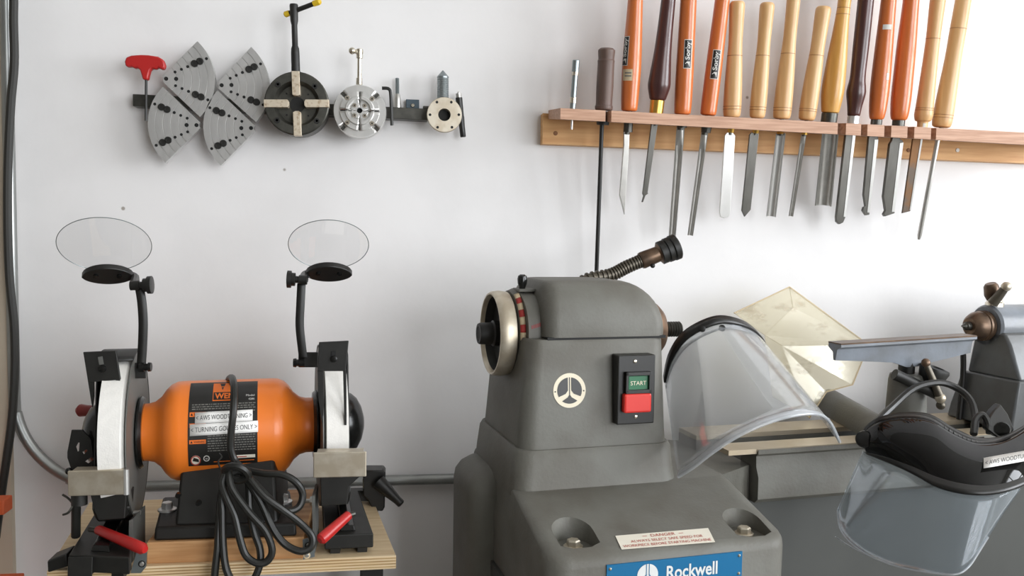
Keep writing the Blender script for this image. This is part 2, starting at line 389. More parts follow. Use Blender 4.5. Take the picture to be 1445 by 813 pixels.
jaw_plate((363.4, 180.7), (291, 181), 'lower right quarter-round steel jaw plate hanging below left of the dark chuck')
# red T-handle hex key
t = thing('hex_key', W(204, 110, .045), 'red T-handle hex key hung at the left end of the bar', 'hex key')
f = on_wall_fn((204, 90), .05, 0); s = sc(W(204, 90, .05))
up = [(-27, 2), (-25, 8), (-18, 11), (-5, 12.5), (5, 12.5), (18, 11), (25, 7), (27.5, -1), (26, -6), (22, -6.5), (18, -4), (14, -7), (10, -5.5), (7, -9), (5, -16), (4, -22), (-3, -22), (-4.5, -16), (-6.5, -9), (-10, -5.5), (-14, -7), (-18, -4), (-22, -5.5), (-26, -4)]
poly_wall(MB(), f, [(x*s, y*s) for x, y in up], .012).build('handle', 'red_plastic', t, bevel=.0035, seg=3)
MB().cyl(f(0.5*s, -20*s)+V((0, .006, 0)), f(-.5*s, -79*s)+V((0, .006, 0)), .0021, n=6).build('shaft', 'black_iron', t)
# big dark four-jaw chuck
def chuck_dark():
    c = W(420, 148, .06); s = sc(c); R = 44.2*s
    t = thing('lathe_chuck', (c.x, -.026, c.z-R), 'dark four-jaw lathe chuck with pale worn jaws on the wall bar', 'chuck')
    Y = V((0, 1, 0)); o = V((c.x, -.074, c.z))
    MB().rev(o, Y, [(.012, .010), (.012, 27*s), (.006, 28*s), (.001, 31*s), (0, 31.5*s), (0, 42.5*s), (.0015, R), (.022, R), (.023, R*.97), (.026, R*.97), (.048, R*.97)], 48).build('body', 'chuck_dark', t)
    MB().rev(o, Y, [(.0115, 0), (.0105, 9.8*s), (.0105, 10.2*s), (.0118, 10.4*s)], 24).build('bore', 'hole_black', t)
    for k, a in enumerate((92, 2, -88, 182)):
        a = math.radians(a); d = V((math.cos(a), 0, math.sin(a))); p = V((-math.sin(a), 0, math.cos(a)))
        m = MB(); w = 5.4*s; r0, r1 = 10.5*s, R*1.005
        teeth = [(r0, -w*.45), (r0+.002, -w), (r1, -w), (r1, w), (r0+.002, w), (r0, w*.45)]
        m.prism([o+d*x+p*y-Y*.0022 for x, y in teeth], Y*.016)
        for q in (.35, .62, .8): m.box((0, 0, 0), (0, 0, 0)) if 0 else None
        m.build('jaw', 'jaw_metal', t, bevel=.0006, smooth=0)
    for a, r in ((45, 35), (-40, 36), (222, 36), (135, 36)):
        a = math.radians(a); d = o+V((math.cos(a), 0, math.sin(a)))*r*s
        MB().rev(d-Y*.0012, Y, [(.0012, .0018), (0, .0022), (0, .0042), (.0012, .0046), (.003, .0046)], 12).build('screw', 'black_iron', t)
    for a in (45, 135, 225, 315):
        a = math.radians(a); d = o+V((math.cos(a), 0, math.sin(a)))*21*s+Y*.0114
        MB().rev(d, Y, [(0, .0014), (.0006, .0016)], 8).build('hole', 'hole_black', t)
    k = thing('chuck_key', (c.x, -.06, c.z+R), 'black T-bar chuck key with yellow bar tips standing in the dark chuck', 'chuck key')
    b, e = W(417.5, 103.5, .055), W(414.5, 6, .055); ax = e-b; L = ax.length
    MB().rev(b, ax, [(-.004, .0085), (.001, .0085), (.003, .0068), (L*.30, .0066), (L*.36, .0062), (L*.40, .0046), (L*.70, .0046), (L*.76, .0060), (L*.98, .0066), (L, .0060)], 16).build('shaft', 'black_iron', k)
    p0, p1 = W(404, 19, .055), W(452, 5, .055); p0.y += .004; p1.y -= .012
    MB().cyl(p0, p1, .0037, n=12).build('cross_bar', 'black_iron', k)
    dd = (p1-p0).normalized()
    MB().rev(p1-dd*.011, dd, [(0, .0045), (.010, .0050), (.013, .003)], 12).build('tip', 'yellow_plastic', k)
    MB().rev(p0+dd*.005, -dd, [(0, .0045), (.007, .0048), (.009, .003)], 12).build('tip', 'yellow_plastic', k)
chuck_dark()
def chuck_bright():
    c = W(508, 158, .06); s = sc(c); R = 36.8*s
    t = thing('scroll_chuck', (c.x, -.026, c.z-R), 'bright steel scroll chuck with slotted jaw ring on the wall bar', 'chuck')
    Y = V((0, 1, 0)); o = V((c.x, -.072, c.z))
    MB().rev(o, Y, [(.010, .001), (.010, R*.98), (.012, R), (.030, R), (.031, R*.93), (.045, R*.93)], 48).build('body', 'steel', t)
    for k in range(4):       # outer ring quarters, gaps on the diagonals
        a0 = math.radians(45+90*k+5); a1 = math.radians(45+90*k+85)
        mb = MB().rev(o, Y, [(.010, R*.74), (.004, R*.74), (.004, R*.97), (.006, R*.99), (.010, R*.99)], 14, a0, a1, u=(1, 0, 0))
        mb.build('jaw_carrier', 'steel_bright', t, solid=.0006)
        d = V((math.cos(math.radians(45+90*k)), 0, -math.sin(math.radians(45+90*k))))
        pq = d.cross(Y)
        MB().prism([o+Y*.0085+d*x+pq*y for x, y in ((R*.80, -.0022), (R*.985, -.0022), (R*.985, .0022), (R*.80, .0022))], Y*.004).build('slide_key', 'steel_dark', t, smooth=0)
    for k in range(4):
        a0 = math.radians(90*k+1.6); a1 = math.radians(90*k+88.4)
        MB().rev(o, Y, [(.006, .0045), (-.004, .0045), (-.004, R*.30), (.001, R*.31), (.001, R*.42), (-.006, R*.43), (-.006, R*.52), (-.001, R*.55), (-.001, R*.73), (.008, R*.74)], 10, a0, a1, u=(1, 0, 0)).build('jaw', 'steel_bright', t, solid=.0006)
        for rr, sz, yy in ((.235, .0026, -.006), (.58, .0029, -.003)):
            a = math.radians(45+90*k); p = o+V((math.cos(a), 0, math.sin(a)))*R*rr*1.13+Y*(yy+.001)
            MB().rev(p, Y, [(.0005, sz*.4), (0, sz*.45), (0, sz*1.25), (.0012, sz*1.3)], 12).build('screw', 'nickel', t)
            MB().rev(p-Y*.0001, Y, [(0, sz*.44), (.0003, sz*.44)], 6).build('socket', 'hole_black', t)
    MB().rev(o+Y*.0035, Y, [(0, .0042), (.004, .0042)], 16).build('bore', 'hole_black', t)
    bk = MB(); bk.rev(o+Y*.005, Y, [(0, R*.7), (.001, R*.7)], 32).build('slot_floor', 'hole_black', t)
    k = thing('chuck_key', (c.x, -.06, c.z+R), 'small nickel ball-handled chuck key standing in the bright chuck', 'chuck key')
    b, e = W(506.8, 119.5, .055), W(507.5, 69, .055); ax = e-b; L = ax.length
    MB().rev(b, ax, [(0, .0052), (.010, .0048), (.011, .0034), (L*.72, .0034), (L*.74, .0052), (L*.98, .0054), (L, .004)], 14).build('shaft', 'nickel', k)
    q = W(507, 74, .055); r = W(497, 72.5, .055); r.y -= .004
    MB().cyl(q, r, .0034, n=10).build('stub', 'nickel', k); MB().ball(r, .0056).build('knob', 'nickel', k)
    r2 = q+(q-r)*.42; MB().cyl(q, r2, .0046, n=10).build('end_cap', 'nickel', k)
chuck_bright()
m = MB().tube([W(539, 124.5, .035), W(545, 124.6, .035), W(549, 126, .035), W(551, 131, .035), W(552, 150, .035), W(553, 177, .035)], .0029, 6, 3)
tag(m.build('hex_key', 'black_iron'), 'small black L-shaped hex key right of the bright chuck', 'hex key')
t = thing('threaded_stud', W(561, 152, .012), 'steel screw-chuck stud standing on the bar', 'stud')
b, e = W(561, 152.5, .012), W(560.5, 110, .012); L = (e-b).length
pr = [(0, .0062), (L*.30, .0056), (L*.45, .0042), (L*.47, .0036)]
MB().rev(b, e-b, pr, 14).build('shank', 'steel', t)
pr = []
for i in range(16): pr += [(L*(.47+.52*i/16), .0029), (L*(.47+.52*(i+.5)/16), .0034)]
MB().rev(b, e-b, pr+[(L, .0022)], 12).build('thread', 'zinc', t)
t = thing('square_plate', W(582, 153, .01), 'small blue-grey square plate with a bright screw above the bar', 'plate')
p0, p1 = W(573, 140, .012), W(591.5, 154, .012)
MB().box((p0.x, -.012, zt+.0003), (p1.x, -.0005, p0.z)).build('plate', 'blue_grey', t, bevel=.0006, smooth=0)
p = W(582.5, 149, .012); MB().rev(p-V((0, .003, 0)), (0, 1, 0), [(0, .0012), (0, .0026), (.003, .0036)], 12).build('screw', 'nickel', t)
p0, p1 = W(597, 149.5, .02), W(605, 154, .02)
tag(MB().box((p0.x, -.022, zt+.0003), (p1.x, -.004, p0.z)).build('spacer_block', 'steel_dark', bevel=.001, smooth=0), 'small dark steel block on the bar left of the faceplate', 'block')
# threaded cone, faceplate, black drive punch
b, e = W(625, 141, .03), W(625, 99.5, .03); L = (e-b).length
pr = []
for i in range(12): pr += [(L*(.0+.78*i/12), .0092), (L*.78*(i+.5)/12, .0098)]
tag(MB().rev(b, e-b, pr+[(L*.79, .0096), (L, .0008)], 18).build('threaded_cone', 'zinc'), 'grey ribbed steel cone point standing behind the round faceplate', 'cone')
c = W(627, 162.4, .05); s = sc(c); R = 24.6*s
t = thing('faceplate', (c.x, -.026, c.z-R), 'round steel faceplate with six holes and a bored centre', 'faceplate')
o = V((c.x, -.054, c.z)); Y = V((0, 1, 0))
pl = MB().rev(o, Y, [(0, 8.8*s), (0, R-.0008), (.0008, R), (.007, R), (.008, R*.6), (.026, R*.58), (.026, 8.8*s), (0, 8.8*s)], 44)
pl.f = [f for f in pl.f if len(f) == 4]; pl = pl.build('disc', 'steel_warm', t)
MB().rev(o+Y*.012, Y, [(0, 8.7*s), (.001, 8.7*s)], 24).build('bore_floor', 'hole_black', t)
for k in range(6):
    a = math.radians(60*k+2); p = o+V((math.cos(a), 0, math.sin(a)))*20.2*s-Y*.0003
    MB().rev(p, Y, [(0, .0022), (.001, .0022)], 12).build('hole', 'hole_black', t)
t = thing('drive_punch', W(650, 190, .03), 'black cylindrical punch with a silver tip at the right end of the bar', 'punch')
b, e = W(653.5, 193.5, .02), W(647.5, 138, .02); L = (e-b).length
MB().rev(b, e-b, [(0, .0042), (.001, .0048), (L*.3, .0050), (L*.5, .0056), (L*.55, .0052), (L, .0058)], 16).build('body', 'black_plastic', t)
MB().rev(e, e-b, [(0, .0048), (.007, .0046), (.0075, .0016), (.010, .0012)], 14).build('tip', 'steel', t)
# ------------------------------------------------------------------ tool rack
rk = thing('tool_rack', W(1100, 215, .02), 'wooden wall rack with a thin slotted ledge holding turning tools', 'rack')
xl, xr = W(765.5, 203, .022).x, W(1480, 200, .022).x
zt_, zb_ = W(768, 160, .022).z, W(766, 203, .022).z
zt2, zb2 = W(1445, 190, .022).z, W(1445, 230.5, .022).z
bd = MB().hexa([(xl, -.022, zb_), (xr, -.022, zb2), (xr, 0, zb2), (xl, 0, zb_)], [(xl, -.022, zt_), (xr, -.022, zt2), (xr, 0, zt2), (xl, 0, zt_)]).build('back_board', 'oak', rk, smooth=0)
EF = .128
c_fl_t, c_fl_b = W(791, 152.5, EF), W(791, 168, EF); c_bl_t, c_bl_b = W(768, 155.4, .022), W(768, 168, .022)
c_fr_t, c_fr_b = W(1445, 187, EF), W(1445, 204, EF)
def shelf_z(x, e):          # underside and top of the ledge at a place
    t = (x-c_fl_t.x)/(c_fr_t.x-c_fl_t.x); k = (e-.022)/(EF-.022)
    zf = (c_fl_b.z*(1-t)+c_fr_b.z*t, c_fl_t.z*(1-t)+c_fr_t.z*t); d = c_bl_t.z-c_fl_t.z
    d2 = c_bl_b.z-c_fl_b.z
    return zf[0]+(1-k)*d2, zf[1]+(1-k)*d
xe = xr-.01
def slab(x0, x1): return [(x0, -EF, 0), (x1, -EF, 0), (x1, -.0222, 0), (x0, -.0222, 0)]
lo4 = []; hi4 = []
for x, y, _ in slab(c_fl_t.x, xe):
    z0, z1 = shelf_z(x, -y); lo4.append((x, y, z0)); hi4.append((x, y, z1))
ledge = MB().hexa(lo4, hi4).build('ledge', 'walnut_shelf', rk, smooth=0)
for px, py, mm in ((784, 188, 'groove_brown'), (1282, 212, 'groove_brown'), (1351, 212, 'steel')):
    p = W(px, py, .022); MB().rev((p.x, -.0232, p.z), (0, 1, 0), [(0, .0012), (0, .0034), (.0008, .0038), (.0014, .0038)], 12).build('screw', mm, rk)
ES = .092                    # how far the tools stand off the wall at the ledge
CUTS = []
def tool(name, label, cat, hm, prof, ferr, blade, hole=None, labels=(), lines=(), fm='steel_dark', off=0, group='turning tools in the wall rack'):
    """prof: (py, left px, right px) of the handle from the ledge upward; blade: dict"""
    (y0, l0, r0), (y1, l1, r1) = prof[0], prof[-1]
    e0, e1 = ES+off, ES+off+.02*(y0-y1)/170
    P0, P1 = W((l0+r0)/2, y0, e0), W((l1+r1)/2, y1, e1); ax = P1-P0; L = ax.length; an = ax.normalized()
    t = thing(name, P0, label, cat, group)
    pf = []
    for y, l, r in prof:
        k = (y0-y)/(y0-y1); P = P0.lerp(P1, k); pf.append((L*k, (r-l)/2*sc(P)))
    # densify
    S = spline([V((a, b, 0)) for a, b in pf], 5)
    pf2 = [(0, pf[0][1]*.8), (.0012, pf[0][1]*.97)]+[(v.x, v.y) for v in S if .0015 < v.x < L-.002]+[(L-.0015, pf[-1][1]*.97), (L, pf[-1][1]*.82)]
    h = MB().rev(P0, ax, pf2, 28).build('handle', hm, t)
    def rad(q):
        for i in range(len(pf2)-1):
            if pf2[i][0] <= q <= pf2[i+1][0]:
                u = (q-pf2[i][0])/max(1e-6, pf2[i+1][0]-pf2[i][0]); return pf2[i][1]*(1-u)+pf2[i+1][1]*u
        return pf2[-1][1]
    nn = (CAM-P0); nn = (nn-an*nn.dot(an)).normalized(); tt = an.cross(nn)
    if tt.x < 0: tt = -tt
    def fn(rot0, lift=.0003):
        return lambda s_, a_: P0+an*s_+(nn*math.cos(rot0+a_/rad(s_))+tt*math.sin(rot0+a_/rad(s_)))*(rad(s_)+lift)
    for y in lines:
        q = L*(y0-y)/(y0-y1); R_ = rad(q)
        MB().rev(P0+an*(q-.0005), ax, [(0, R_*.99), (.0002, R_+.0002), (.0008, R_+.0002), (.001, R_*.99)], 28).build('burnt_line', 'groove_brown', h)
    for kind, ya, yb, rot0, hw in labels:
        a_, b_ = sorted((L*(y0-ya)/(y0-y1), L*(y0-yb)/(y0-y1)))
        g = fn(rot0); up = lambda x, y: g(x, -y)
        if kind == 'brand':
            rectf(MB(), up, a_, b_, -hw, hw, 6, 6).build('brand_label', 'print_white', h)
            g2 = fn(rot0, .0005); up2 = lambda x, y: g2(x, -y)
            rectf(MB(), up2, a_+.001, b_-.001, -hw+.0009, hw-.0009, 6, 6).build('brand_label_field', 'label_black', h)
            g3 = fn(rot0, .0007); up3 = lambda x, y: g3(x, -y)
            mt = MB(); text(mt, 'Sorby', up3, a_+(b_-a_)*.30, b_-(b_-a_)*.06, -hw*.45, hw*1.05, .02)
            q0 = a_+(b_-a_)*.06; q1 = a_+(b_-a_)*.24
            mt.add([up3(q0, -hw*.6), up3(q1, -hw*.6), up3(q1, hw*.1), up3((q0*.4+q1*.6), hw*.6)], [[0, 1, 2, 3]])
            mt.build('brand_lettering', 'print_white', h)
        elif kind == 'tan':
            rectf(MB(), up, a_, b_, -hw, hw, 4, 6).build('price_label', 'sign_tan', h)
            g2 = fn(rot0, .0005)
            mk = MB()
            for q in (.35, .62): rectf(mk, lambda x, y: g2(x, -y), a_+(b_-a_)*q, a_+(b_-a_)*(q+.12), -hw*.8, hw*.5, 1, 6)
            mk.build('label_print', 'print_grey', h)
        elif kind == 'mark':
            rectf(MB(), up, a_, b_, -hw, hw, 2, 4).build('paint_mark', 'print_white', h)
    # ferrule
    zlo = None
    tw = 0
    for j, (ya, la, ra, yb, lb, rb, fmat) in enumerate(ferr):
        A = P0+an*(-(ya-y0)*sc(P0)); B = P0+an*(-(yb-y0)*sc(P0))
        MB().cyl(A, B, (ra-la)/2*sc(P0), (rb-lb)/2*sc(P0), 20).build('ferrule', fmat, t)
        tw = max(tw, (ra-la)/2*sc(P0)); tw = max(tw, (rb-lb)/2*sc(P0))
    # blade
    bm_ = blade['mat']; kind = blade['kind']; pts = blade['pts']; yt = max(q[1] for q in pts); yb0 = min(q[1] for q in pts)
    def eb_(y): return ES+off-.034*(y-y0)/max(1, yt-y0)
    tip0 = W(pts[0][0], pts[0][1], eb_(pts[0][1]))
    if kind == 'flat':
        th = blade.get('th', .005); vs = [W(x, y, eb_(y)+th/2) for x, y in pts]
        MB().prism(vs, (0, th, 0)).build('blade', bm_, t, bevel=.0006, smooth=0)
        hi = sorted(pts, key=lambda q: q[1])[:2]; xm = (hi[0][0]+hi[1][0])/2; ym = (hi[0][1]+hi[1][1])/2
        C0 = W(xm, ym, eb_(ym))
        if 'strip' in blade:
            MB().prism([W(x, y, eb_(y)+th/2+.0008) for x, y in blade['strip']], (0, .004, 0)).build('ground_bevel', 'steel_bright', t, smooth=0)
    elif kind == 'rod':
        w = blade['w']; a_, b_ = W(*pts[0], eb_(pts[0][1])), W(*pts[1], eb_(pts[1][1])); r_ = w/2*sc(a_)
        d_ = (b_-a_); MB().rev(a_, d_, [(0, r_), (d_.length-.008, r_), (d_.length, r_*blade.get('tip', .35))], 14).build('blade', bm_, t)
        C0 = a_
    else:                    # gouge: a trough open to the front
        w0, w1 = blade['w'], blade.get('w1', blade['w']); a_, b_ = W(*pts[0], eb_(pts[0][1])), W(*pts[1], eb_(pts[1][1]))
        d_ = (b_-a_).normalized(); fr = (CAM-a_); fr = (fr-d_*fr.dot(d_)).normalized(); sd = d_.cross(fr); LL = (b_-a_).length
        dep = blade.get('deep', 1.0); th = blade.get('wall', .28); rings = []
        solid0 = blade.get('solid', 0)*LL
        for q, fl in ((0, 0), (solid0*.6, 0), (solid0, .6), (solid0+LL*.1, 1), (LL*.97, 1), (LL, 1)):
            r_ = (w0+(w1-w0)*q/LL)/2*sc(a_); ring = []
            for i in range(13):
                an_ = math.pi*(-.5-i/12); ring.append((math.sin(an_)*-1, math.cos(an_)))
            out = [(r_*math.sin(x), -r_*dep*math.cos(x)) for x in [(-.5+i/12)*math.pi for i in range(13)]]
            ri = r_*(1-th)
            inn = [(ri*math.sin(x), (-ri*dep*math.cos(x))*fl+(1-fl)*(ri*.5*math.cos(x))) for x in [(.5-i/12)*math.pi for i in range(13)]]
            cut_ = 0
            rings.append([a_+d_*(q-(.4*r_*dep if q == LL and False else 0))+sd*x+fr*y for x, y in out+inn])
        MB().loft(rings).build('blade', bm_, t); C0 = a_
    # tang through the ledge
    Ftop = P0
    tr = blade.get('tang', .0045)
    MB().cyl(P0+an*.004, C0+(C0-P0).normalized()*.004, tr, n=12).build('tang', fm, t)
    k = (EF-.022)
    if hole != 'none':
        hr = max(tr, tw)+.0012
        mid = P0.lerp(C0, .5); dirn = (P0-C0).normalized()
        if hole == 'slot':
            ms = MB(); x = mid.x; wv = max(.0045, tr+.0012); ms.box((x-wv, -EF-.02, mid.z-.05), (x+wv, mid.y+.005, mid.z+.05)); CUTS.append(ms)
        CUTS.append(MB().cyl(P0+dirn*.03, C0-dirn*.03, hr, n=16))
    return t
OR, PA, DK = 'handle_orange', 'handle_pale', 'handle_dark'
# small silver/black centre punch
t = thing('center_punch', W(809, 152, .092), 'slim silver and black centre punch standing in the left end of the ledge', 'punch', 'turning tools in the wall rack')
b, e = W(808, 154, .092), W(813, 84.5, .10); L = (e-b).length; ax = e-b; s = sc(b)
MB().rev(b, ax, [(0, 4*s), (L*.12, 4.2*s), (L*.12, 4.6*s), (L*.24, 4.7*s), (L*.24, 4*s), (L*.68, 4*s), (L*.68, 4.4*s), (L*.76, 4.4*s), (L*.76, 5*s), (L*.985, 5.2*s), (L, 4*s)], 18).build('body', 'zinc', t)
for k0, k1, rr in ((.12, .24, 4.9), (.68, .76, 4.7)): MB().rev(b+ax*k0, ax, [(0, rr*s*.9), (.0004, rr*s), (L*(k1-k0)-.0004, rr*s), (L*(k1-k0), rr*s*.9)], 18).build('bright_band', 'nickel', t)
b2 = W(806.5, 182.5, .088); MB().cyl(b, b2, .0018, n=8).build('point', 'steel', t)
CUTS.append(MB().cyl(b+ax*.2, b2, .0028, n=10))
tool('hook_tool', 'long slender rod tool with a grey-brown turned handle, second from the left in the rack', 'turning tool', 'handle_grey',
     [(156, 839.5, 864), (150, 839.5, 864.5), (146, 841, 864), (120, 842, 866), (92, 843, 866.5), (86, 842.5, 866.5), (83, 844, 866.5), (72, 844, 868), (68, 845.5, 867)],
     [(170, 839, 858, 176, 841, 858, 'black_iron')], dict(kind='rod', mat='black_iron', pts=[(849.5, 172), (841, 402)], w=6, tip=.8, tang=.0036), 'slot')
tool('skew_chisel', 'orange-handled beading chisel with a tan price label, nearest the grey-brown handle', 'turning tool', OR,
     [(157, 877, 898.5), (150, 876, 899.5), (120, 876, 902), (90, 877, 904), (50, 881, 906), (0, 884.5, 906), (-60, 889, 908), (-110, 894, 912), (-120, 897, 910)],
     [(172, 879, 892, 186, 879, 892, 'steel_dark')],
     dict(kind='flat', mat='steel', th=.006, pts=[(880.5, 186), (888.5, 186), (888, 200), (888, 204), (881.5, 303), (874.5, 275), (880.5, 204), (880.5, 200)], tang=.0055), None,
     [('brand', 50, 92, -.85, .0062), ('tan', 97, 113.5, -.42, .0085)])
tool('parting_tool', 'dark brown bulbous handle with a brass ferrule and narrow parting blade', 'turning tool', DK,
     [(142, 917, 938.5), (138, 916, 940), (122, 914.5, 946), (108, 916, 946.5), (75, 922, 947), (40, 929, 951), (0, 935, 955.5), (-40, 939, 958), (-80, 944, 961), (-86, 946, 959)],
     [(142, 916.5, 937, 160, 916, 935.5, 'brass')],
     dict(kind='flat', mat='blade_dark', th=.005, pts=[(919.5, 174), (928.5, 174), (914, 272), (915, 273), (911, 276), (907.5, 285.5), (906, 285), (908.5, 276), (907, 273)], tang=.0035), None)
tool('bowl_gouge', 'orange-handled long spindle gouge with upright brand label, next to the dark bulbous handle', 'turning tool', OR,
     [(162, 953, 973), (156, 951, 974.5), (130, 951, 976), (95, 954, 979), (50, 958, 982), (0, 961, 984), (-80, 966, 986), (-140, 971, 988), (-148, 973, 986)],
     [(173, 954, 968, 180, 953, 967, 'steel_dark')],
     dict(kind='gouge', mat='steel', pts=[(960.5, 180), (948.5, 334)], w=11.5, w1=10, solid=.16, deep=.9, tang=.005), None, [('brand', 54, 95.5, .25, .0064)])
tool('detail_gouge', 'leaning orange-handled gouge with brand label beside the first pale wooden handle', 'turning tool', OR,
     [(163, 989, 1009), (157, 988, 1010.5), (130, 992, 1015), (95, 998, 1021), (50, 1005, 1027), (0, 1011, 1032), (-80, 1020, 1040), (-130, 1027, 1045), (-138, 1030, 1043)],
     [(178, 987, 1002, 187, 988, 1001, 'steel_dark')],
     dict(kind='gouge', mat='steel', pts=[(994.5, 187), (974, 332.5)], w=9.5, w1=8, solid=.16, deep=.9, tang=.005), None, [('brand', 69, 111, .15, .0064)])
def pale(y0, l0, r0, yt, lt, rt, cut_top=False):
    w = lambda k: (l0+(lt-l0)*k, r0+(rt-r0)*k)
    out = []
    for k, g in ((0, -2.2), (.03, -.6), (.10, .2), (.25, .3), (.45, -.4), (.62, -1.4), (.78, -.8), (.95, .2), (1, -.6)):
        l, r = w(k); out.append((y0+(yt-y0)*k, l-g, r+g))
    return out
tool('round_nose_scraper', 'pale wooden handle with a bright flat round-nosed scraper blade, leftmost of the pale handles', 'turning tool', PA,
     pale(166, 1020, 1045, 2, 1030, 1051), [(181, 1026, 1036, 187, 1027, 1035, 'brass')],
     dict(kind='flat', mat='steel_bright', th=.004, pts=[(1026, 187), (1034, 187), (1037.5, 191), (1030.5, 300), (1028, 306), (1022, 308), (1017, 306), (1015.5, 300), (1023, 191)], tang=.0035), None, lines=(150, 154, 78))
tool('diamond_scraper', 'pale wooden handle with a dark blade ground to a point', 'turning tool', PA,
     pale(167, 1057, 1079.5, 4, 1073, 1093), [(183, 1061, 1071, 188, 1062, 1070, 'brass')],
     dict(kind='flat', mat='blade_dark', th=.004, pts=[(1060.5, 187), (1070.5, 187), (1071, 190), (1059.5, 296), (1051, 306), (1047, 297), (1058, 190)], tang=.0035), None, lines=(151, 155, 78))
tool('roughing_gouge', 'pale wooden handle with a wide bright fluted gouge, third pale handle', 'turning tool', PA,
     pale(168, 1090, 1115.5, -12, 1112, 1130), [(184, 1098, 1106, 189, 1097, 1107, 'brass')],
     dict(kind='gouge', mat='steel_bright', pts=[(1102, 188), (1088, 306)], w=13, w1=13.5, solid=0, deep=.8, tang=.0035, wall=.2), None, lines=(152, 156, 75))
tool('spindle_gouge', 'short pale leaning handle with a thin gouge, left of the large honey-coloured handle', 'turning tool', PA,
     pale(170, 1126, 1150, 9.5, 1152, 1173), [(185, 1131, 1140, 190, 1131, 1139, 'brass')],
     dict(kind='gouge', mat='steel', pts=[(1134.5, 189), (1116, 305.5)], w=7, w1=6.5, solid=.12, deep=.9, tang=.003), None, lines=(154, 157, 78))
tool('large_roughing_gouge', 'thick honey-coloured handle with dark ferrule and a very wide trough gouge', 'turning tool', 'handle_honey',
     [(160, 1160, 1182), (155, 1159, 1184), (135, 1159, 1189), (115, 1161, 1191.5), (80, 1167, 1194), (40, 1175, 1196), (10, 1181, 1199), (0, 1182, 1200), (-70, 1191, 1210), (-120, 1198, 1218), (-127, 1201, 1216)],
     [(160, 1159.5, 1182, 174, 1159, 1181, 'steel_dark')],
     dict(kind='gouge', mat='steel', pts=[(1173, 176), (1161.5, 291)], w=22, w1=23, solid=0, deep=.85, tang=.006, wall=.16), 'slot', lines=(18, 9))
tool('heavy_scraper', 'dark rosewood waisted handle with silver ferrule and round-ended dark scraper', 'turning tool', DK,
     [(164, 1196, 1213), (150, 1197, 1217), (132, 1195, 1221), (122, 1196, 1221), (105, 1201, 1222), (60, 1206, 1228), (0, 1211, 1233), (-70, 1218, 1240), (-130, 1226, 1246), (-138, 1229, 1244)],
     [(164, 1195.5, 1212.5, 178, 1195, 1212, 'steel_bright')],
     dict(kind='flat', mat='blade_dark', th=.007, pts=[(1194.5, 184), (1207, 184), (1193.5, 306), (1190, 314), (1185, 316.5), (1181, 313), (1180.5, 306)], strip=[(1204, 186), (1208, 186), (1193.5, 306), (1190.5, 306)], tang=.0045), 'slot')
tool('side_cut_scraper', 'orange handle with two white paint marks and a hooked narrow scraper', 'turning tool', OR,
     [(169, 1228, 1246), (160, 1227, 1249), (140, 1227, 1252), (110, 1229, 1255), (60, 1236, 1260), (0, 1244, 1265), (-80, 1252, 1272), (-130, 1258, 1277), (-138, 1261, 1275)],
     [(169, 1228.5, 1244, 184, 1228, 1243, 'steel_dark')],
     dict(kind='flat', mat='blade_dark', th=.006, pts=[(1228, 184), (1239, 184), (1239.5, 196), (1237.5, 198), (1227, 303), (1222, 304), (1217.5, 297), (1219, 292), (1221.5, 291), (1219, 275), (1226, 196)], strip=[(1234.5, 197), (1239.5, 197), (1227.5, 300), (1224, 300)], tang=.005), 'slot',
     [('mark', 33, 40, .15, .0070), ('mark', 102, 112, .75, .0025)])
tool('square_scraper', 'orange handle beside the rightmost pale handles with a broad shouldered scraper', 'turning tool', OR,
     [(170, 1258.5, 1278), (162, 1257, 1281), (140, 1257, 1284), (110, 1260, 1287), (60, 1266, 1292), (0, 1274, 1296), (-80, 1283, 1304), (-130, 1290, 1309), (-138, 1293, 1307)],
     [(170, 1259, 1276, 186, 1258, 1275, 'steel_dark')],
     dict(kind='flat', mat='blade_dark', th=.007, pts=[(1261, 186), (1270.5, 186), (1270.5, 196), (1274.5, 199), (1262.5, 301), (1249, 305.5), (1247, 302), (1250, 297), (1247, 277), (1256, 203), (1259, 198)], strip=[(1270, 202), (1275, 201), (1262.5, 299), (1258.5, 299)], tang=.005), 'slot')
tool('bevel_chisel', 'pale handle with a painted ring mark and an angled rust-stained blade', 'turning tool', PA,
     [(181, 1294, 1308), (172, 1294, 1309), (170, 1291, 1312), (162, 1289, 1314), (152, 1290, 1314), (120, 1296, 1318), (54, 1306, 1325), (0, 1313, 1334), (-60, 1321, 1342), (-70, 1324, 1340)],
     [(190, 1296, 1304, 194, 1295, 1303, 'brass')],
     dict(kind='flat', mat='blade_rust', th=.004, pts=[(1289, 192), (1302, 192), (1285, 298), (1273.5, 301)], strip=[(1300, 194), (1302.5, 194), (1285.5, 297), (1283.5, 297)], tang=.0035), 'slot', [('mark', 174, 180, .35, .0022)], lines=(152, 155, 53))
tool('ring_tool', 'rightmost pale handle leaning right with a long thin round rod', 'turning tool', PA,
     [(180, 1317, 1339), (174, 1315, 1341), (160, 1315, 1342), (120, 1324, 1349), (80, 1332, 1354), (40, 1340, 1362), (0, 1348.5, 1370), (-60, 1360, 1382), (-70, 1363, 1380)],
     [(194, 1321, 1329, 198, 1320, 1328, 'brass')],
     dict(kind='rod', mat='steel', pts=[(1323.5, 196), (1296.5, 338)], w=6.5, tip=.6, tang=.003), None, lines=(162, 166, 39))
cut(ledge, CUTS)
# ------------------------------------------------------------------ lathe
ML = MLATHE
def LB(): return MB(ML)
lt = thing('wood_lathe', MLATHE @ Matrix.Translation((0, 0, -LO.z)), 'grey cast-iron wood lathe with belt-cover headstock and bed beside the wall', 'lathe')
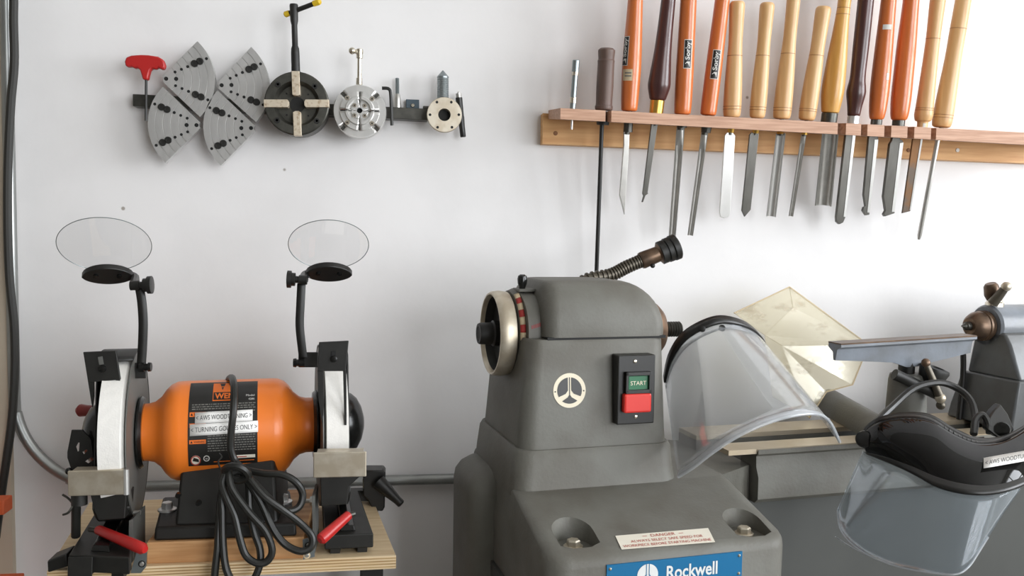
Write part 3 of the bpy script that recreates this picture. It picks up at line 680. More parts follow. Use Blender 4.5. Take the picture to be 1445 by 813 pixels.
# stand under base and bed
LB().loft([rrect(-.135, .175, -.245, .10, .02, -.30), rrect(-.12, .16, -.23, .10, .02, -LO.z)]).build('stand', 'cabinet_shade_grey', lt)
LB().loft([rrect(.20, 1.25, -.045, .085, .01, -.236), rrect(.20, 1.25, -.045, .085, .01, -LO.z)]).build('cabinet', 'cabinet_shade_grey', lt)
# base casting: sloped top with two bolt pockets
base = LB().loft([rrect(-.131, .172, -.252, .11, .03, -.40), rrect(-.131, .174, -.252, .11, .028, -.232), rrect(-.130, .174, -.250, .11, .028, -.224), rrect(-.128, .172, -.244, .11, .026, -.2185),
                  rrect(-.128, .168, -.13, .11, .02, -.188), rrect(-.126, .165, -.115, .11, .02, -.183)]).build('base', 'lathe_grey', lt)
cuts = []
for bx_, by_ in ((-.083, -.203), (.133, -.213)):
    m = LB(); ring = []
    for i in range(13):
        a = math.pi*i/12; ring.append((bx_+.0275*math.cos(a), by_+.002+.030*math.sin(a)))
    ring += [(bx_-.0275, by_-.026), (bx_-.012, by_-.034), (bx_+.012, by_-.034), (bx_+.0275, by_-.026)]
    lo_ = [((x-bx_)*.82+bx_, (y-by_)*.82+by_, -.2255) for x, y in ring]; hi_ = [((x-bx_)*1.05+bx_, (y-by_)*1.05+by_, -.16) for x, y in ring]
    m.loft([lo_, hi_]); cuts.append(m)
cut(base, cuts)
for bx_, by_ in ((-.083, -.203), (.133, -.213)):
    b_ = LB().rev((bx_, by_, -.2255), (0, 0, 1), [(0, .0115), (.002, .0115), (.0025, .0108)], 20).build('washer', 'steel_warm', lt)
    LB().rev((bx_, by_, -.2235), (0, 0, 1), [(0, .0080), (.006, .0080), (.0075, .0068)], 6).build('bolt', 'steel_warm', lt, smooth=0)
LB().loft([rrect(-.162, -.05, -.035, .10, .03, -.42), rrect(-.162, -.05, -.035, .10, .03, -.215), rrect(-.160, -.05, -.033, .099, .03, -.203), rrect(-.154, -.05, -.027, .095, .03, -.193), rrect(-.144, -.05, -.017, .088, .028, -.186), rrect(-.130, -.05, -.005, .08, .025, -.183)]).build('rear_housing', 'lathe_grey', lt)
LB().loft([rrect(-.129, .098, -.120, .10, .024, -.192), rrect(-.127, .096, -.114, .10, .024, -.17), rrect(-.123, .094, -.110, .10, .024, -.142), rrect(-.119, .091, -.106, .10, .023, -.1365)]).build('plinth', 'lathe_grey', lt)
LB().loft([rrect(-.1165, .089, -.103, .095, .022, -.1385), rrect(-.115, .088, -.101, .094, .022, -.12), rrect(-.105, .0845, -.092, .09, .02, -.004), rrect(-.103, .083, -.090, .088, .02, .0)]).build('headstock_body', 'lathe_grey', lt)
rings = []
for a in range(0, 91, 9):
    a = math.radians(a); c_, s_ = 1-math.cos(a), math.sin(a)
    rings.append(rrect(-.082+.012*c_, .086-.055*c_, -.092+.04*c_, .088-.05*c_, .018, .010+.063*s_, 4))
LB().loft([rrect(-.082, .086, -.092, .088, .018, .0025, 4)]+rings).build('belt_cover', 'lathe_grey', lt)
LB().box((-.080, -.0905, -.0005), (.084, .086, .003)).build('cover_seam', 'hole_black', lt, smooth=0)
# neck housing at the left end of the spindle
nk = []
for i in range(25):
    a = math.pi*i/24; nk.append((0, -.071*math.cos(a)*(1 if i < 12 else 1), .058*math.sin(a)**.8 if math.sin(a) > 0 else 0))
LB().prism([(-.0985, y, z) for _, y, z in nk], (.0285, 0, 0)).build('spindle_housing', 'lathe_grey', lt)
LB().box((-.1, -.03, .0565), (-.066, .0, .0605)).build('index_pad', 'lathe_grey', lt, bevel=.001, smooth=0)
x_, z_ = Lp(737, 399, -.02)
LB().rev((x_, -.02, z_-.013), (0, 0, 1), [(0, .0036), (.006, .0042), (.012, .0062), (.018, .0068), (.022, .0058), (.024, .003)], 16).build('index_knob', 'black_gloss', lt)
MB().sheet([[LW(x, -.0745, z) for x in (-.098, -.090, -.082, -.075)] for z in (.0005, .0035)]).build('seam_lip', 'rust_spot', lt) if 0 else None
def neck_fn(x, z):          # on the curved front of the spindle housing
    k = min(1, max(0, z/.058)); a = math.asin(k**(1/.8)); return LW(x, -.071*math.cos(a)-.0006, z)
mr = MB()
for i in range(7): rectf(mr, neck_fn, -.095+i*.0026, -.0930+i*.0026, .012+i*.0007, .0165+i*.0008, 1, 2)
mr.build('red_mark', 'red_dark', lt)
# handwheel: dished rim open to the left, hub
hw = LB().rev((-.131, 0, -.001), (1, 0, 0), [(.022, .012), (.021, .043), (.019, .047), (.004, .0505), (0, .0525), (0, .0545), (.003, .0565), (.012, .0575), (.022, .0560), (.025, .050), (.025, .012)], 56).build('handwheel', 'steel_warm', lt)
LB().rev((-.147, 0, -.001), (1, 0, 0), [(.006, .0085), (0, .010), (0, .0135), (.002, .0145), (.018, .0150), (.020, .0175), (.040, .0175)], 28).build('handwheel_hub', 'black_iron', hw)
LB().rev((-.1467, 0, -.001), (1, 0, 0), [(0, .0092), (.001, .0092)], 20).build('hub_bore', 'hole_black', hw)
LB().rev((-.1305, 0, -.001), (1, 0, 0), [(.0195, .012), (.0185, .0425), (.0165, .0462), (.005, .0495), (.006, .0500), (.0175, .0468), (.0215, .042), (.0215, .012)], 48).build('dish_shade_liner', 'black_iron', hw)  # shade inside the dish painted as an added dark liner
for i, (a0, a1) in enumerate([(184-10*k, 184-10*k-10) for k in range(0, 7)]):
    m = LB().rev((-.1055, 0, 0), (1, 0, 0), [(0, .0575), (.0065, .0605)], 3, math.radians(a0), math.radians(a1), u=(0, 1, 0))
    m.build('scale_mark', 'scale_red' if i % 2 else 'sign_tan', lt, solid=.0008)
LB().rev((-.106, 0, 0), (1, 0, 0), [(0, .030), (0, .0565), (.008, .0598), (.010, .03)], 44).build('scale_drum', 'lathe_grey', lt)
# spindle nose
LB().rev((.080, 0, 0), (1, 0, 0), [(0, .042), (.018, .042), (.030, .038), (.038, .030), (.040, .016), (.044, .014)], 40).build('bearing_cap', 'copper_spot', lt)
pr = []
for i in range(9): pr += [(.004*i, .0098), (.004*i+.002, .0112)]
LB().rev((.116, 0, 0), (1, 0, 0), pr+[(.036, .0095), (.036, .004), (.030, .004)], 20).build('spindle_nose', 'steel_dark', lt)
# emblem on the headstock front
def face_fn(px, py, tilt=.092, dy=0):
    x0, z0 = Lp(px, py, -.0965)
    def y_at(z): return -.090-.013*(-z/.1385)-.0006-dy
    return lambda x, y: LW(x0+x, y_at(z0+y), z0+y)
def emblem(fn, R, parent, light, dark, ringw):
    def disc(r, nm, m_, f_):
        MB().add([f_(0, 0)]+[f_(r*math.cos(2*math.pi*i/40), r*math.sin(2*math.pi*i/40)) for i in range(40)], [[0, i+1, (i+1) % 40+1] for i in range(40)]).build(nm, m_, parent, smooth=0)
    return disc
fe = lambda d: face_fn(803.5, 551, dy=d)
em = MB().prism([fe(.0)(.0218*math.cos(2*math.pi*i/48), .0218*math.sin(2*math.pi*i/48)) for i in range(48)], LAY*-.0006).build('emblem', 'cream', lt, smooth=0)
def sector(fn, r0, r1, a0, a1, n=10):
    pts = [(r1*math.cos(math.radians(a0+(a1-a0)*i/n)), r1*math.sin(math.radians(a0+(a1-a0)*i/n))) for i in range(n+1)]
    return [fn(*p) for p in pts]
f2 = fe(.0009); RI = .0166
def poly_f(nm, fn, pts, m_, par):
    mb = MB(); mb.add([fn(*p) for p in pts], [list(range(len(pts)))]); return mb.build(nm, m_, par, smooth=0)
arc = lambda r, a0, a1, n=10: [(r*math.cos(math.radians(a0+(a1-a0)*i/n)), r*math.sin(math.radians(a0+(a1-a0)*i/n))) for i in range(n+1)]
def emblem_black(fn, k, m_, par):
    for sx in (-1, 1):
        poly_f('emblem_field', fn, [(sx*k*.0022, k*.0002)]+[(sx*x, y) for x, y in [(k*.0022, k*.0164)]+arc(RI*k, 78, -28)]+[(sx*k*.0055, k*-.0042)], m_, par)
    poly_f('emblem_field', fn, [(0, k*-.0045), (k*.0026, k*-.0085)]+arc(RI*k, -52, -128)+[(k*-.0026, k*-.0085)], m_, par)
    poly_f('emblem_field', fn, [(k*-.0006, k*.0166), (k*.0006, k*.0166), (k*.0006, k*-.005), (k*-.0006, k*-.005)], m_, par)
emblem_black(f2, 1, 'label_black', em)
for sx in (-1, 1):
    MB().rev(fe(.0012)(sx*.0192, -.001), LAY, [(0, .0008), (.0006, .0011)], 8).build('emblem_rivet', 'steel_dark', em)
# switch box
p0x, p0z = Lp(872, 502, -.112); p1x, p1z = Lp(922.5, 597, -.112)
sw = LB().box((p0x, -.113, p1z), (p1x, -.092, p0z)).build('switch_box', 'black_plastic', lt, bevel=.0015, smooth=0)
def sw_fn(px, py, y): x, z = Lp(px, py, y); return V((x, y, z))
def swbox(nm, l, t_, r, b, y0, y1, m_, par, bev=.001):
    A, B = sw_fn(l, t_, y0), sw_fn(r, b, y0); return LB().box((A.x, y0, B.z), (B.x, y1, A.z)).build(nm, m_, par, bevel=bev, smooth=0)
for (l, t_, r, b) in ((884, 526, 919.5, 530), (884, 551, 919.5, 555), (884, 526, 887, 555), (916.5, 526, 919.5, 555)): swbox('button_guard', l, t_, r, b, -.120, -.112, 'black_plastic', sw, .0006)
gb = swbox('start_button', 887, 530.5, 915.5, 551, -.1165, -.111, 'button_green', sw)
x0, z0 = Lp(890, 544, -.117); x1, _ = Lp(912, 544, -.117)
text(MB(), 'START', lambda x, y: LW(x, -.1168, z0+y), x0, x1, 0, .0052).build('lettering', 'cream', gb, smooth=0)
rb = swbox('stop_button', 881.5, 557, 919.5, 582, -.122, -.112, 'button_red', sw, .0025)
for px, py in ((896, 510), (897, 588)):
    x, z = Lp(px, py, -.113); LB().rev((x, -.1145, z), (0, 1, 0), [(0, .0012), (.0004, .0022), (.0014, .0027)], 12).build('screw', 'nickel', sw)
# danger sticker on the sloped top, blue name plate on the front
def slope_fn(x, y):          # y measured on the slope from the front edge
    yy = -.244+y; k = (yy+.244)/.114; return LW(x, yy-.0004, -.2185+k*.0305+.0007)
def slope_px(px, py):
    d = ray(px, py); n = V((0, -.0305, .114)); n = (LAX*0+LAY*n.y+V((0, 0, n.z))); o = LW(0, -.244, -.2178)
    p = CAM+d*((o-CAM).dot(n)/d.dot(n))-LO; return p.dot(LAX), p.dot(LAY)+.244
q = [slope_px(*p) for p in ((877, 775.5), (1009, 765), (999, 745), (868, 756))]
st = MB(); st.add([slope_fn(*p) for p in q], [[0, 1, 2, 3]]); st = st.build('danger_sticker', 'sticker', lt, smooth=0)
def quad_fn(u, v):
    a = V((*q[0], 0)).lerp(V((*q[1], 0)), u); b = V((*q[3], 0)).lerp(V((*q[2], 0)), u); p = a.lerp(b, v)
    w_ = slope_fn(p.x, p.y); w_.z += .0004; return w_
for s_, a, b, y0, h in (('DANGER', .36, .62, .70, .19), ('ALWAYS SELECT SAFE SPEED FOR', .13, .90, .40, .17), ('WORKPIECE BEFORE STARTING MACHINE', .03, .97, .11, .17)):
    text(MB(), s_, quad_fn, a, b, y0, h, 0).build('lettering', 'sticker_red', st, smooth=0)
md = MB(); rectf(md, quad_fn, .27, .32, .77, .80); md.build('dash', 'sticker_red', st, smooth=0)
md = MB(); rectf(md, quad_fn, .66, .71, .77, .80); md.build('dash', 'sticker_red', st, smooth=0)
YF = -.2525
cl = [Lp(856, 796.5, YF), Lp(1047, 779, YF)]
zt_b = (cl[0][1]+cl[1][1])/2; xb0, xb1 = cl[0][0], cl[1][0]; hb = .030
np_ = LB().box((xb0, YF-.001, zt_b-hb), (xb1, YF+.001, zt_b)).build('name_plate', 'plate_blue', lt, smooth=0)
pf_ = lambda x, y: LW(x, YF-.0014, zt_b+y)
wv = xb1-xb0
text(MB(), 'Rockwell', pf_, xb0+wv*.43, xb0+wv*.81, -.0225, .0148, .02).build('lettering', 'plate_print', np_, smooth=0)
ex, ez = xb0+wv*.292, -.0158; Re = .0128
pe = lambda x, y: LW(ex+x, YF-.0013, zt_b+ez+y); pe2 = lambda x, y: LW(ex+x, YF-.0016, zt_b+ez+y)
poly_f('emblem', pe, arc(Re, 0, 351, 39), 'plate_print', np_)
poly_f('emblem_gap', pe2, [(-.0021, .0128), (-.0013, .0128), (-.0013, 0), (-.009, -.0085), (-.0095, -.0080), (-.0021, .001)], 'plate_blue', np_)
poly_f('emblem_gap', pe2, [(.0021, .0128), (.0013, .0128), (.0013, 0), (.009, -.0085), (.0095, -.0080), (.0021, .001)], 'plate_blue', np_)
for x in (xb0+.004, xb1-.004):
    for z in (-.0045, -hb+.0045): LB().rev((x, YF-.0025, zt_b+z), (0, 1, 0), [(0, .0008), (.0006, .0016), (.0016, .0020)], 10).build('rivet', 'nickel', np_)
# bed
XB0, XB1 = .20, 1.30
LB().box((XB0, -.062, -.172), (XB1, -.022, -.165)).build('bed_way', 'bed_steel', lt, smooth=0)
LB().box((XB0, .030, -.172), (XB1, .085, -.165)).build('bed_way', 'bed_steel', lt, smooth=0)
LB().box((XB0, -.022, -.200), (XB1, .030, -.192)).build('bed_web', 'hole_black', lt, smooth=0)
pr = [(-.066, -.1655), (-.066, -.172), (-.061, -.176), (-.062, -.192), (-.068, -.205), (-.068, -.236), (-.060, -.243), (-.02, -.243), (-.022, -.1722), (-.060, -.1722)]
LB().prism([(.245, y, z) for y, z in pr], (XB1-.245, 0, 0)).build('bed_front', 'lathe_grey', lt, smooth=30)
LB().box((XB0, .030, -.243), (XB1, .086, -.1722)).build('bed_back', 'lathe_grey', lt, smooth=0)
LB().loft([[(.165, -.10, -.24), (.165, .10, -.24), (.165, .10, -.185), (.165, -.10, -.187)], [(.245, -.045, -.242), (.245, .085, -.242), (.245, .085, -.19), (.245, -.045, -.192)]]).build('bed_neck', 'lathe_grey', lt, smooth=0)
# tool rest: banjo across the bed, post, blade, clamp lever
tr_ = thing('tool_rest', MLATHE @ Matrix.Translation((.48, 0, -.165)), 'flat-topped steel tool rest on a post with its banjo across the lathe bed', 'tool rest')
A_, B_ = V((.525, .155, 0)), V((.452, -.10, 0)); dn = (B_-A_).normalized(); sdn = V((-dn.y, dn.x, 0))
ring = [(-.026, 0), (-.026, .010), (-.022, .024), (-.012, .033), (0, .036), (.012, .033), (.022, .024), (.026, .010), (.026, 0)]
LB().loft([[A_+sdn*x+V((0, 0, -.1648+z)) for x, z in ring], [B_+sdn*x+V((0, 0, -.1648+z*.75)) for x, z in ring]]).build('banjo', 'lathe_grey', tr_)
px_, pz_ = Lp(1284, 527, -.07)
PX = px_; PY = -.065
LB().rev((PX, PY, -.17), (0, 0, 1), [(.0, .030), (.035, .029), (.095, .026), (.104, .024), (.106, .018)], 32).build('post_socket', 'lathe_grey', tr_)
LB().cyl((PX-.002, PY, -.07), (PX-.002, PY, -.045), .0115, n=20).build('post', 'black_iron', tr_)
def Lq(px, py, y): x, z = Lp(px, py, y); return V((x, y, z))
yb_ = -.075
top = [Lq(1179, 493, yb_), Lq(1369.5, 481, yb_)]
prof = [(-.004, 0), (-.012, .004), (-.012, .0075), (.016, .0075), (.016, .002), (.006, -.004), (.004, -.03), (-.001, -.03)]
lowz = lambda u: [-.013-.012*min(1, u/.05), 0][0]
P_ = [(0, -.016), (.06, -.017), (.30, -.022), (.42, -.025), (.52, -.033), (.60, -.033), (.68, -.029), (.82, -.0245), (1, -.018)]
rings = []
for u, zl in P_:
    c_ = top[0].lerp(top[1], u)
    rings.append([c_+V((0, y, z if z > -.01 else zl)) for y, z in prof])
LB().loft(rings).build('rest_blade', 'tail_sky_tint', tr_, smooth=30)
rr_ = []
for u in (0, 1):
    c_ = top[0].lerp(top[1], u); rr_.append([c_+V((0, y, z)) for y, z in ((-.0125, .0077), (.0165, .0077), (.0165, .0095), (-.011, .0095))])
LB().loft(rr_).build('rest_edge', 'brown_metal', tr_, smooth=0)
# clamp collar and ball lever
c_ = Lq(1311, 525, -.085)
LB().rev((c_.x, -.085, c_.z-.018), (.25, -.2, 1), [(0, .012), (.010, .018), (.022, .021), (.026, .020), (.027, .013), (.020, .010)], 24).build('clamp_collar', 'black_iron', tr_)
a_, b_ = Lq(1306.5, 512, -.105), Lq(1327, 562, -.115)
lv = LB().rev(a_, b_-a_, [(0, .0042), ((b_-a_).length, .0062)], 14).build('clamp_lever', 'gooseneck', tr_)
LB().ball(a_, .0064).build('lever_ball', 'brown_metal', lv); LB().ball(b_, .0075).build('lever_ball', 'steel_warm', lv)
b2 = Lq(1327.5, 572, -.110); LB().ball(b2, .0065).build('lever_ball', 'gooseneck', lv)
LB().cyl(Lq(1262, 528, -.09), Lq(1325, 558, -.104), .008, n=14).build('clamp_arm', 'black_iron', tr_)
# tailstock
ts = thing('tailstock', MLATHE @ Matrix.Translation((.73, 0, -.165)), 'grey cast tailstock with a cup centre at the right end of the bed', 'tailstock')
LB().rev((.700, 0, -.004), (1, 0, 0), [(0, .012), (0, .031), (.004, .034), (.30, .034)], 40).build('quill_housing', 'tail_sky_tint', ts)
LB().loft([[(.700, -.038, -.012), (.96, -.036, -.012), (.96, .030, -.012), (.700, .018, -.012)],
           [(.700, -.050, -.03), (.96, -.045, -.03), (.96, .035, -.03), (.700, .022, -.03)],
           [(.700, -.072, -.084), (.98, -.07, -.084), (.98, .05, -.084), (.700, .032, -.084)]]).build('tail_body', 'tail_mid_tone', ts, bevel=.004)
LB().loft([[(.697, -.073, -.083), (.98, -.072, -.083), (.98, .06, -.083), (.697, .040, -.083)],
           [(.695, -.067, -.142), (1.0, -.07, -.142), (1.0, .07, -.142), (.695, .060, -.142)],
           [(.695, -.064, -.1648), (1.0, -.066, -.1648), (1.0, .075, -.1648), (.695, .066, -.1648)]]).build('tail_foot', 'tail_mid_tone', ts, bevel=.003)
LB().box((.74, -.018, -.20), (.96, .026, -.165)).build('clamp_block', 'black_iron', ts)
LB().rev((.668, 0, -.004), (1, 0, 0), [(0, .0135), (.004, .018), (.012, .0225), (.020, .0235), (.0205, .022), (.022, .0245), (.026, .0245), (.0265, .023), (.028, .0245), (.031, .0245), (.033, .020)], 32).build('live_center', 'brown_metal', ts)
LB().rev((.652, 0, -.004), (1, 0, 0), [(0, .0007), (.008, .0048), (.009, .0068), (.018, .0072)], 18).build('center_point', 'steel_dark', ts)
c_ = Lq(1403, 437, 0.0)
LB().rev((c_.x, 0, .027), (0, 0, 1), [(0, .014), (.006, .014), (.008, .012), (.012, .011), (.020, .012)], 20).build('lock_boss', 'nickel', ts)
LB().rev((c_.x-.002, .0, .040), (-.35, 0, 1), [(0, .011), (.008, .013), (.022, .011), (.026, .008)], 18).build('lock_hub', 'brown_metal', ts)
a_, b_ = Lq(1401, 428, -.012), Lq(1420, 404.5, -.03)
lv = LB().rev(a_, b_-a_, [(0, .0085), ((b_-a_).length, .0058)], 16).build('lock_lever', 'gooseneck', ts)
LB().ball(b_, .0078).build('lever_ball', 'steel_warm', lv)
a_, b_ = V((.690, .028, -.03)), V((.692, .034, -.13))
LB().tube([V((.675, .02, -.026)), V((.684, .026, -.05)), V((.690, .03, -.09)), V((.69, .034, -.164))], .0045, 10).build('feed_cable', 'black_iron', ts)
# gooseneck lamp arm behind the headstock
gn = thing('gooseneck_lamp', MLATHE @ Matrix.Translation((.02, .105, -.05)), 'bent flexible gooseneck with a brown metal socket behind the headstock', 'lamp')
P = [V((.0, .098, -.05)), V((.02, .112, .03)), V((.05, .12, .062)), Lq(862, 388, .12), Lq(884, 377, .118), Lq(905, 368, .115)]
sp = spline(P, 12)
LB().tube(P, .0085, 12, 10).build('core', 'gooseneck', gn)
for i in range(4, len(sp)-1, 1):
    if i % 2: continue
    d = (sp[i+1]-sp[i-1]).normalized(); LB().rev(sp[i]-d*.0019, d, [(0, .0086), (.0008, .0108), (.003, .0108), (.0038, .0086)], 18).build('coil', 'gooseneck', gn)
a_, b_ = Lq(904, 368.5, .115), Lq(957, 347, .105); d = b_-a_; L_ = d.length
LB().rev(a_, d, [(0, .0125), (L_*.04, .0135), (L_*.46, .0125), (L_*.50, .0165)], 22).build('barrel', 'brown_metal', gn)
LB().rev(a_+d*.50, d, [(0, .0165), (L_*.02, .0185), (L_*.14, .0185), (L_*.15, .0172), (L_*.18, .0172), (L_*.19, .0195), (L_*.30, .0195), (L_*.31, .0185), (L_*.34, .0205), (L_*.46, .0205), (L_*.49, .0180), (L_*.50, .013), (L_*.44, .011)], 28).build('socket', 'black_iron', gn)
c_ = Lq(921, 375, .105); LB().ball(c_, .0038).build('switch', 'black_iron', gn)
LB().box((-.02, .094, -.075), (.03, .112, -.045)).build('mount', 'black_iron', gn, bevel=.002)
# ------------------------------------------------------------------ clear plastic hood leaning behind the bed
hd = thing('plastic_hood', MLATHE @ Matrix.Translation((.45, .12, -.165)), 'yellowed dirty clear plastic sheet hood behind the face shield', 'hood')
def lq(px, py, y): p = Lq(px, py, y); return ML @ p
h1, h2, h3, h4 = lq(1036, 442, .13), lq(1084, 486, .105), lq(1118, 430, .115), lq(1114, 405, .13)
h5, h6 = lq(1226, 487, .12), lq(1104, 488, .10)
h7, h8, h9 = lq(1203, 543, .10), lq(1166, 553, .10), lq(1142, 590, .09)
h3 = lq(1119, 434, .112); h2 = lq(1079, 473, .108)
m = MB(); m.add([h1, h4, h3, h2], [[0, 1, 2, 3]]); m.build('side_panel', 'hood_plastic', hd, smooth=0, solid=.002)
m = MB(); m.add([h4, h5, h6, h2, h3], [[0, 1, 3, 4], [1, 2, 3]]); m.build('top_panel', 'hood_plastic', hd, smooth=0, solid=.002)
m = MB(); m.add([h6, h5, h7, h8, h9, lq(1090, 560, .095), h2], [[0, 1, 2, 3], [0, 3, 4, 5], [0, 5, 6]]); m.build('front_panel', 'hood_plastic', hd, smooth=0, solid=.002)
MB().tube([h1, h4, h5, h7, h8, h9], .0013, 6, 0).build('edge', 'sign_tan', hd)
# ------------------------------------------------------------------ clear face shield standing on the base
s1 = thing('face_shield', MLATHE @ Matrix.Translation((.12, -.14, -.185)), 'clear curved face shield with black headband leaning on the headstock', 'face shield')
TA = [V(D(*p)) for p in ((938, 535, 1.20), (945, 505, 1.185), (962, 477, 1.165), (988, 459, 1.15), (1018, 450, 1.15), (1050, 457, 1.17), (1068, 470, 1.20), (1076, 482, 1.22))]
BA = [V(D(*p)) for p in ((957, 673, 1.06), (978, 660, 1.045), (1008, 637, 1.03), (1048, 612, 1.025), (1098, 592, 1.03), (1142, 584, 1.05), (1168, 592, 1.08), (1185, 624, 1.11))]
ta, ba = spline(TA, 5), spline(BA, 5)
def ruled(a, b, n=8, t0=0, t1=1): return [[p.lerp(q, t0+(t1-t0)*k/n) for p, q in zip(a, b)] for k in range(n+1)]
MB().sheet(ruled(ta, ba, 10)).build('visor', 'visor', s1, solid=.0015)
MB().sheet([[p+(p-CAM).normalized()*-.004 for p in r] for r in ruled(ta, ba, 2, -.03, .045)]).build('headband', 'black_plastic', s1, solid=.004)
MB().sheet([[p+(CAM-p).normalized()*.002 for p in r] for r in ruled(ta, ba, 2, .05, .11)]).build('inner_band', 'visor', s1, solid=.001)
MB().tube([p+(CAM-p).normalized()*.001 for p in ba], .0022, 8, 0).build('visor_edge', 'visor_rim', s1)
MB().sheet([[p+(CAM-p).normalized()*.0015 for p in r] for r in ruled(ta, ba, 2, .95, .998)]).build('rim_band', 'visor_rim', s1, solid=.001)
for px, py, z_ in ((1019, 463, 1.138), (991, 464, 1.14)):
    p = D(px, py, z_); MB().rev(p, CAM-p, [(0, .0045), (.0015, .0045), (.002, .003)], 14).build('rivet', 'black_plastic', s1)
# ------------------------------------------------------------------ dark-browed face shield hanging on the tool rest
s2 = thing('face_shield', D(1330, 690, 1.08), 'face shield with smoked black brow guard hanging in front of the bed', 'face shield')
BT = [V(D(*p)) for p in ((1214, 622, 1.15), (1222, 604, 1.135), (1242, 591, 1.12), (1276, 585, 1.11), (1312, 588, 1.10), (1345, 607, 1.085), (1376, 620, 1.075), (1410, 619, 1.08), (1440, 606, 1.10), (1462, 588, 1.13), (1474, 575, 1.17))]
BB = [V(D(*p)) for p in ((1224, 640, 1.14), (1240, 646, 1.115), (1262, 655, 1.085), (1290, 668, 1.055), (1322, 684, 1.025), (1358, 693, 1.005), (1395, 695, 1.0), (1430, 688, 1.01), (1462, 672, 1.04), (1490, 645, 1.09), (1500, 615, 1.15))]
bt, bb = spline(BT, 5), spline(BB, 5)
def bulge(rows, amt):
    n = len(rows)-1; return [[p+(CAM-p).normalized()*amt*math.sin(math.pi*k/n) for p in r] for k, r in enumerate(rows)]
MB().sheet(bulge(ruled(bt, bb, 8), .016)).build('brow_guard', 'smoke_brow', s2, solid=.002)
MB().sheet(ruled(bt, bb, 2, -.03, .07)).build('brow_rim', 'black_plastic', s2, solid=.003)
low = ruled(bt, bb, 3, .86, 1.03)
MB().sheet([[p+(CAM-p).normalized()*.004 for p in r] for r in low]).build('visor_clamp_strip', 'black_plastic', s2, solid=.004)
# left cheek of the crown
ck = [D(*p) for p in ((1213, 622, 1.15), (1222, 604, 1.135), (1246, 592, 1.115), (1262, 600, 1.105), (1290, 640, 1.07), (1296, 668, 1.05), (1262, 655, 1.08), (1226, 640, 1.135))]
MB().prism(ck, V(FW)*.004).build('crown_cheek', 'black_plastic', s2, bevel=.001)
c_ = D(1220, 620, 1.125); MB().rev(c_, (CAM-c_)+V((-.3, 0, 0)), [(-.012, .010), (0, .0108), (.004, .010), (.006, .007)], 20).build('pivot_knob', 'black_plastic', s2)
MB().rev(c_, (CAM-c_)+V((-.3, 0, 0)), [(-.001, .0113), (.001, .0116), (.003, .0110)], 24).build('knob_ring', 'black_gloss', s2)
# headband strap behind and right pivot cup
MB().tube([D(*p) for p in ((1232, 600, 1.14), (1258, 575, 1.165), (1290, 548, 1.18), (1325, 540, 1.185), (1352, 549, 1.18), (1370, 566, 1.165), (1376, 590, 1.145), (1374, 612, 1.12))], .0048, 8).build('head_strap', 'black_plastic', s2)
sp_ = [[D(x, y, 1.135) for x, y in row] for row in (((1372, 588), (1378, 584), (1384, 586)), ((1371, 604), (1380, 600), (1390, 603)))]
MB().tube([D(*p) for p in ((1374, 612, 1.12), (1376, 593, 1.128), (1386, 585, 1.13), (1394, 596, 1.125), (1396, 612, 1.118))], .0042, 8).build('strap_loop', 'black_plastic', s2)
cu = [D(*p) for p in ((1412, 570, 1.14), (1422, 584, 1.135), (1432, 606, 1.12), (1424, 618, 1.11), (1408, 618, 1.108), (1393, 606, 1.115), (1394, 592, 1.125), (1402, 580, 1.135))]
MB().prism(cu, V(FW)*.014).build('pivot_cup', 'black_plastic', s2, bevel=.002)
c_ = D(1414, 606, 1.10); MB().rev(c_, CAM-c_, [(-.004, .010), (.004, .009), (.005, .004)], 18).build('pivot_knob', 'black_gloss', s2)
MB().tube([D(*p) for p in ((1296, 590, 1.115), (1325, 605, 1.13), (1350, 612, 1.13), (1372, 622, 1.10), (1390, 622, 1.09))], .0055, 8).build('sweat_band', 'black_plastic', s2)
VB = [V(D(*p)) for p in ((1182, 720, 1.13), (1185, 745, 1.10), (1200, 766, 1.075), (1228, 785, 1.05), (1265, 799, 1.025), (1305, 807, 1.0), (1345, 811, .985), (1366, 801, .985), (1384, 775, .99), (1412, 730, 1.0), (1440, 690, 1.01))]
VT = [V(D(*p)) for p in ((1218, 636, 1.142), (1234, 645, 1.125), (1262, 657, 1.09), (1290, 670, 1.06), (1318, 683, 1.03), (1345, 691, 1.012), (1370, 696, 1.003), (1392, 697, 1.0), (1408, 696, 1.001), (1424, 692, 1.006), (1440, 689, 1.01))]
vt, vb = spline(VT, 5), spline(VB, 5)
MB().sheet(ruled(vt, vb, 8)).build('visor', 'visor_blue', s2, solid=.0015)
MB().tube(vb[:-8], .0012, 6, 0).build('visor_edge', 'visor_rim', s2)
lip = [V(D(*p)) for p in ((1179, 757, 1.115), (1192, 768, 1.10), (1220, 782, 1.075), (1260, 797, 1.045), (1305, 808, 1.015), (1345, 812, .99))]
lip2 = [p+V((0, -.006, .004)) for p in [V(D(*p)) for p in ((1183, 764, 1.11), (1198, 774, 1.09), (1226, 788, 1.065), (1264, 801, 1.035), (1305, 809, 1.005), (1345, 812.5, .985))]]
MB().sheet([spline(lip, 4), spline(lip2, 4)]).build('visor_lip', 'visor_rim', s2, solid=.001)
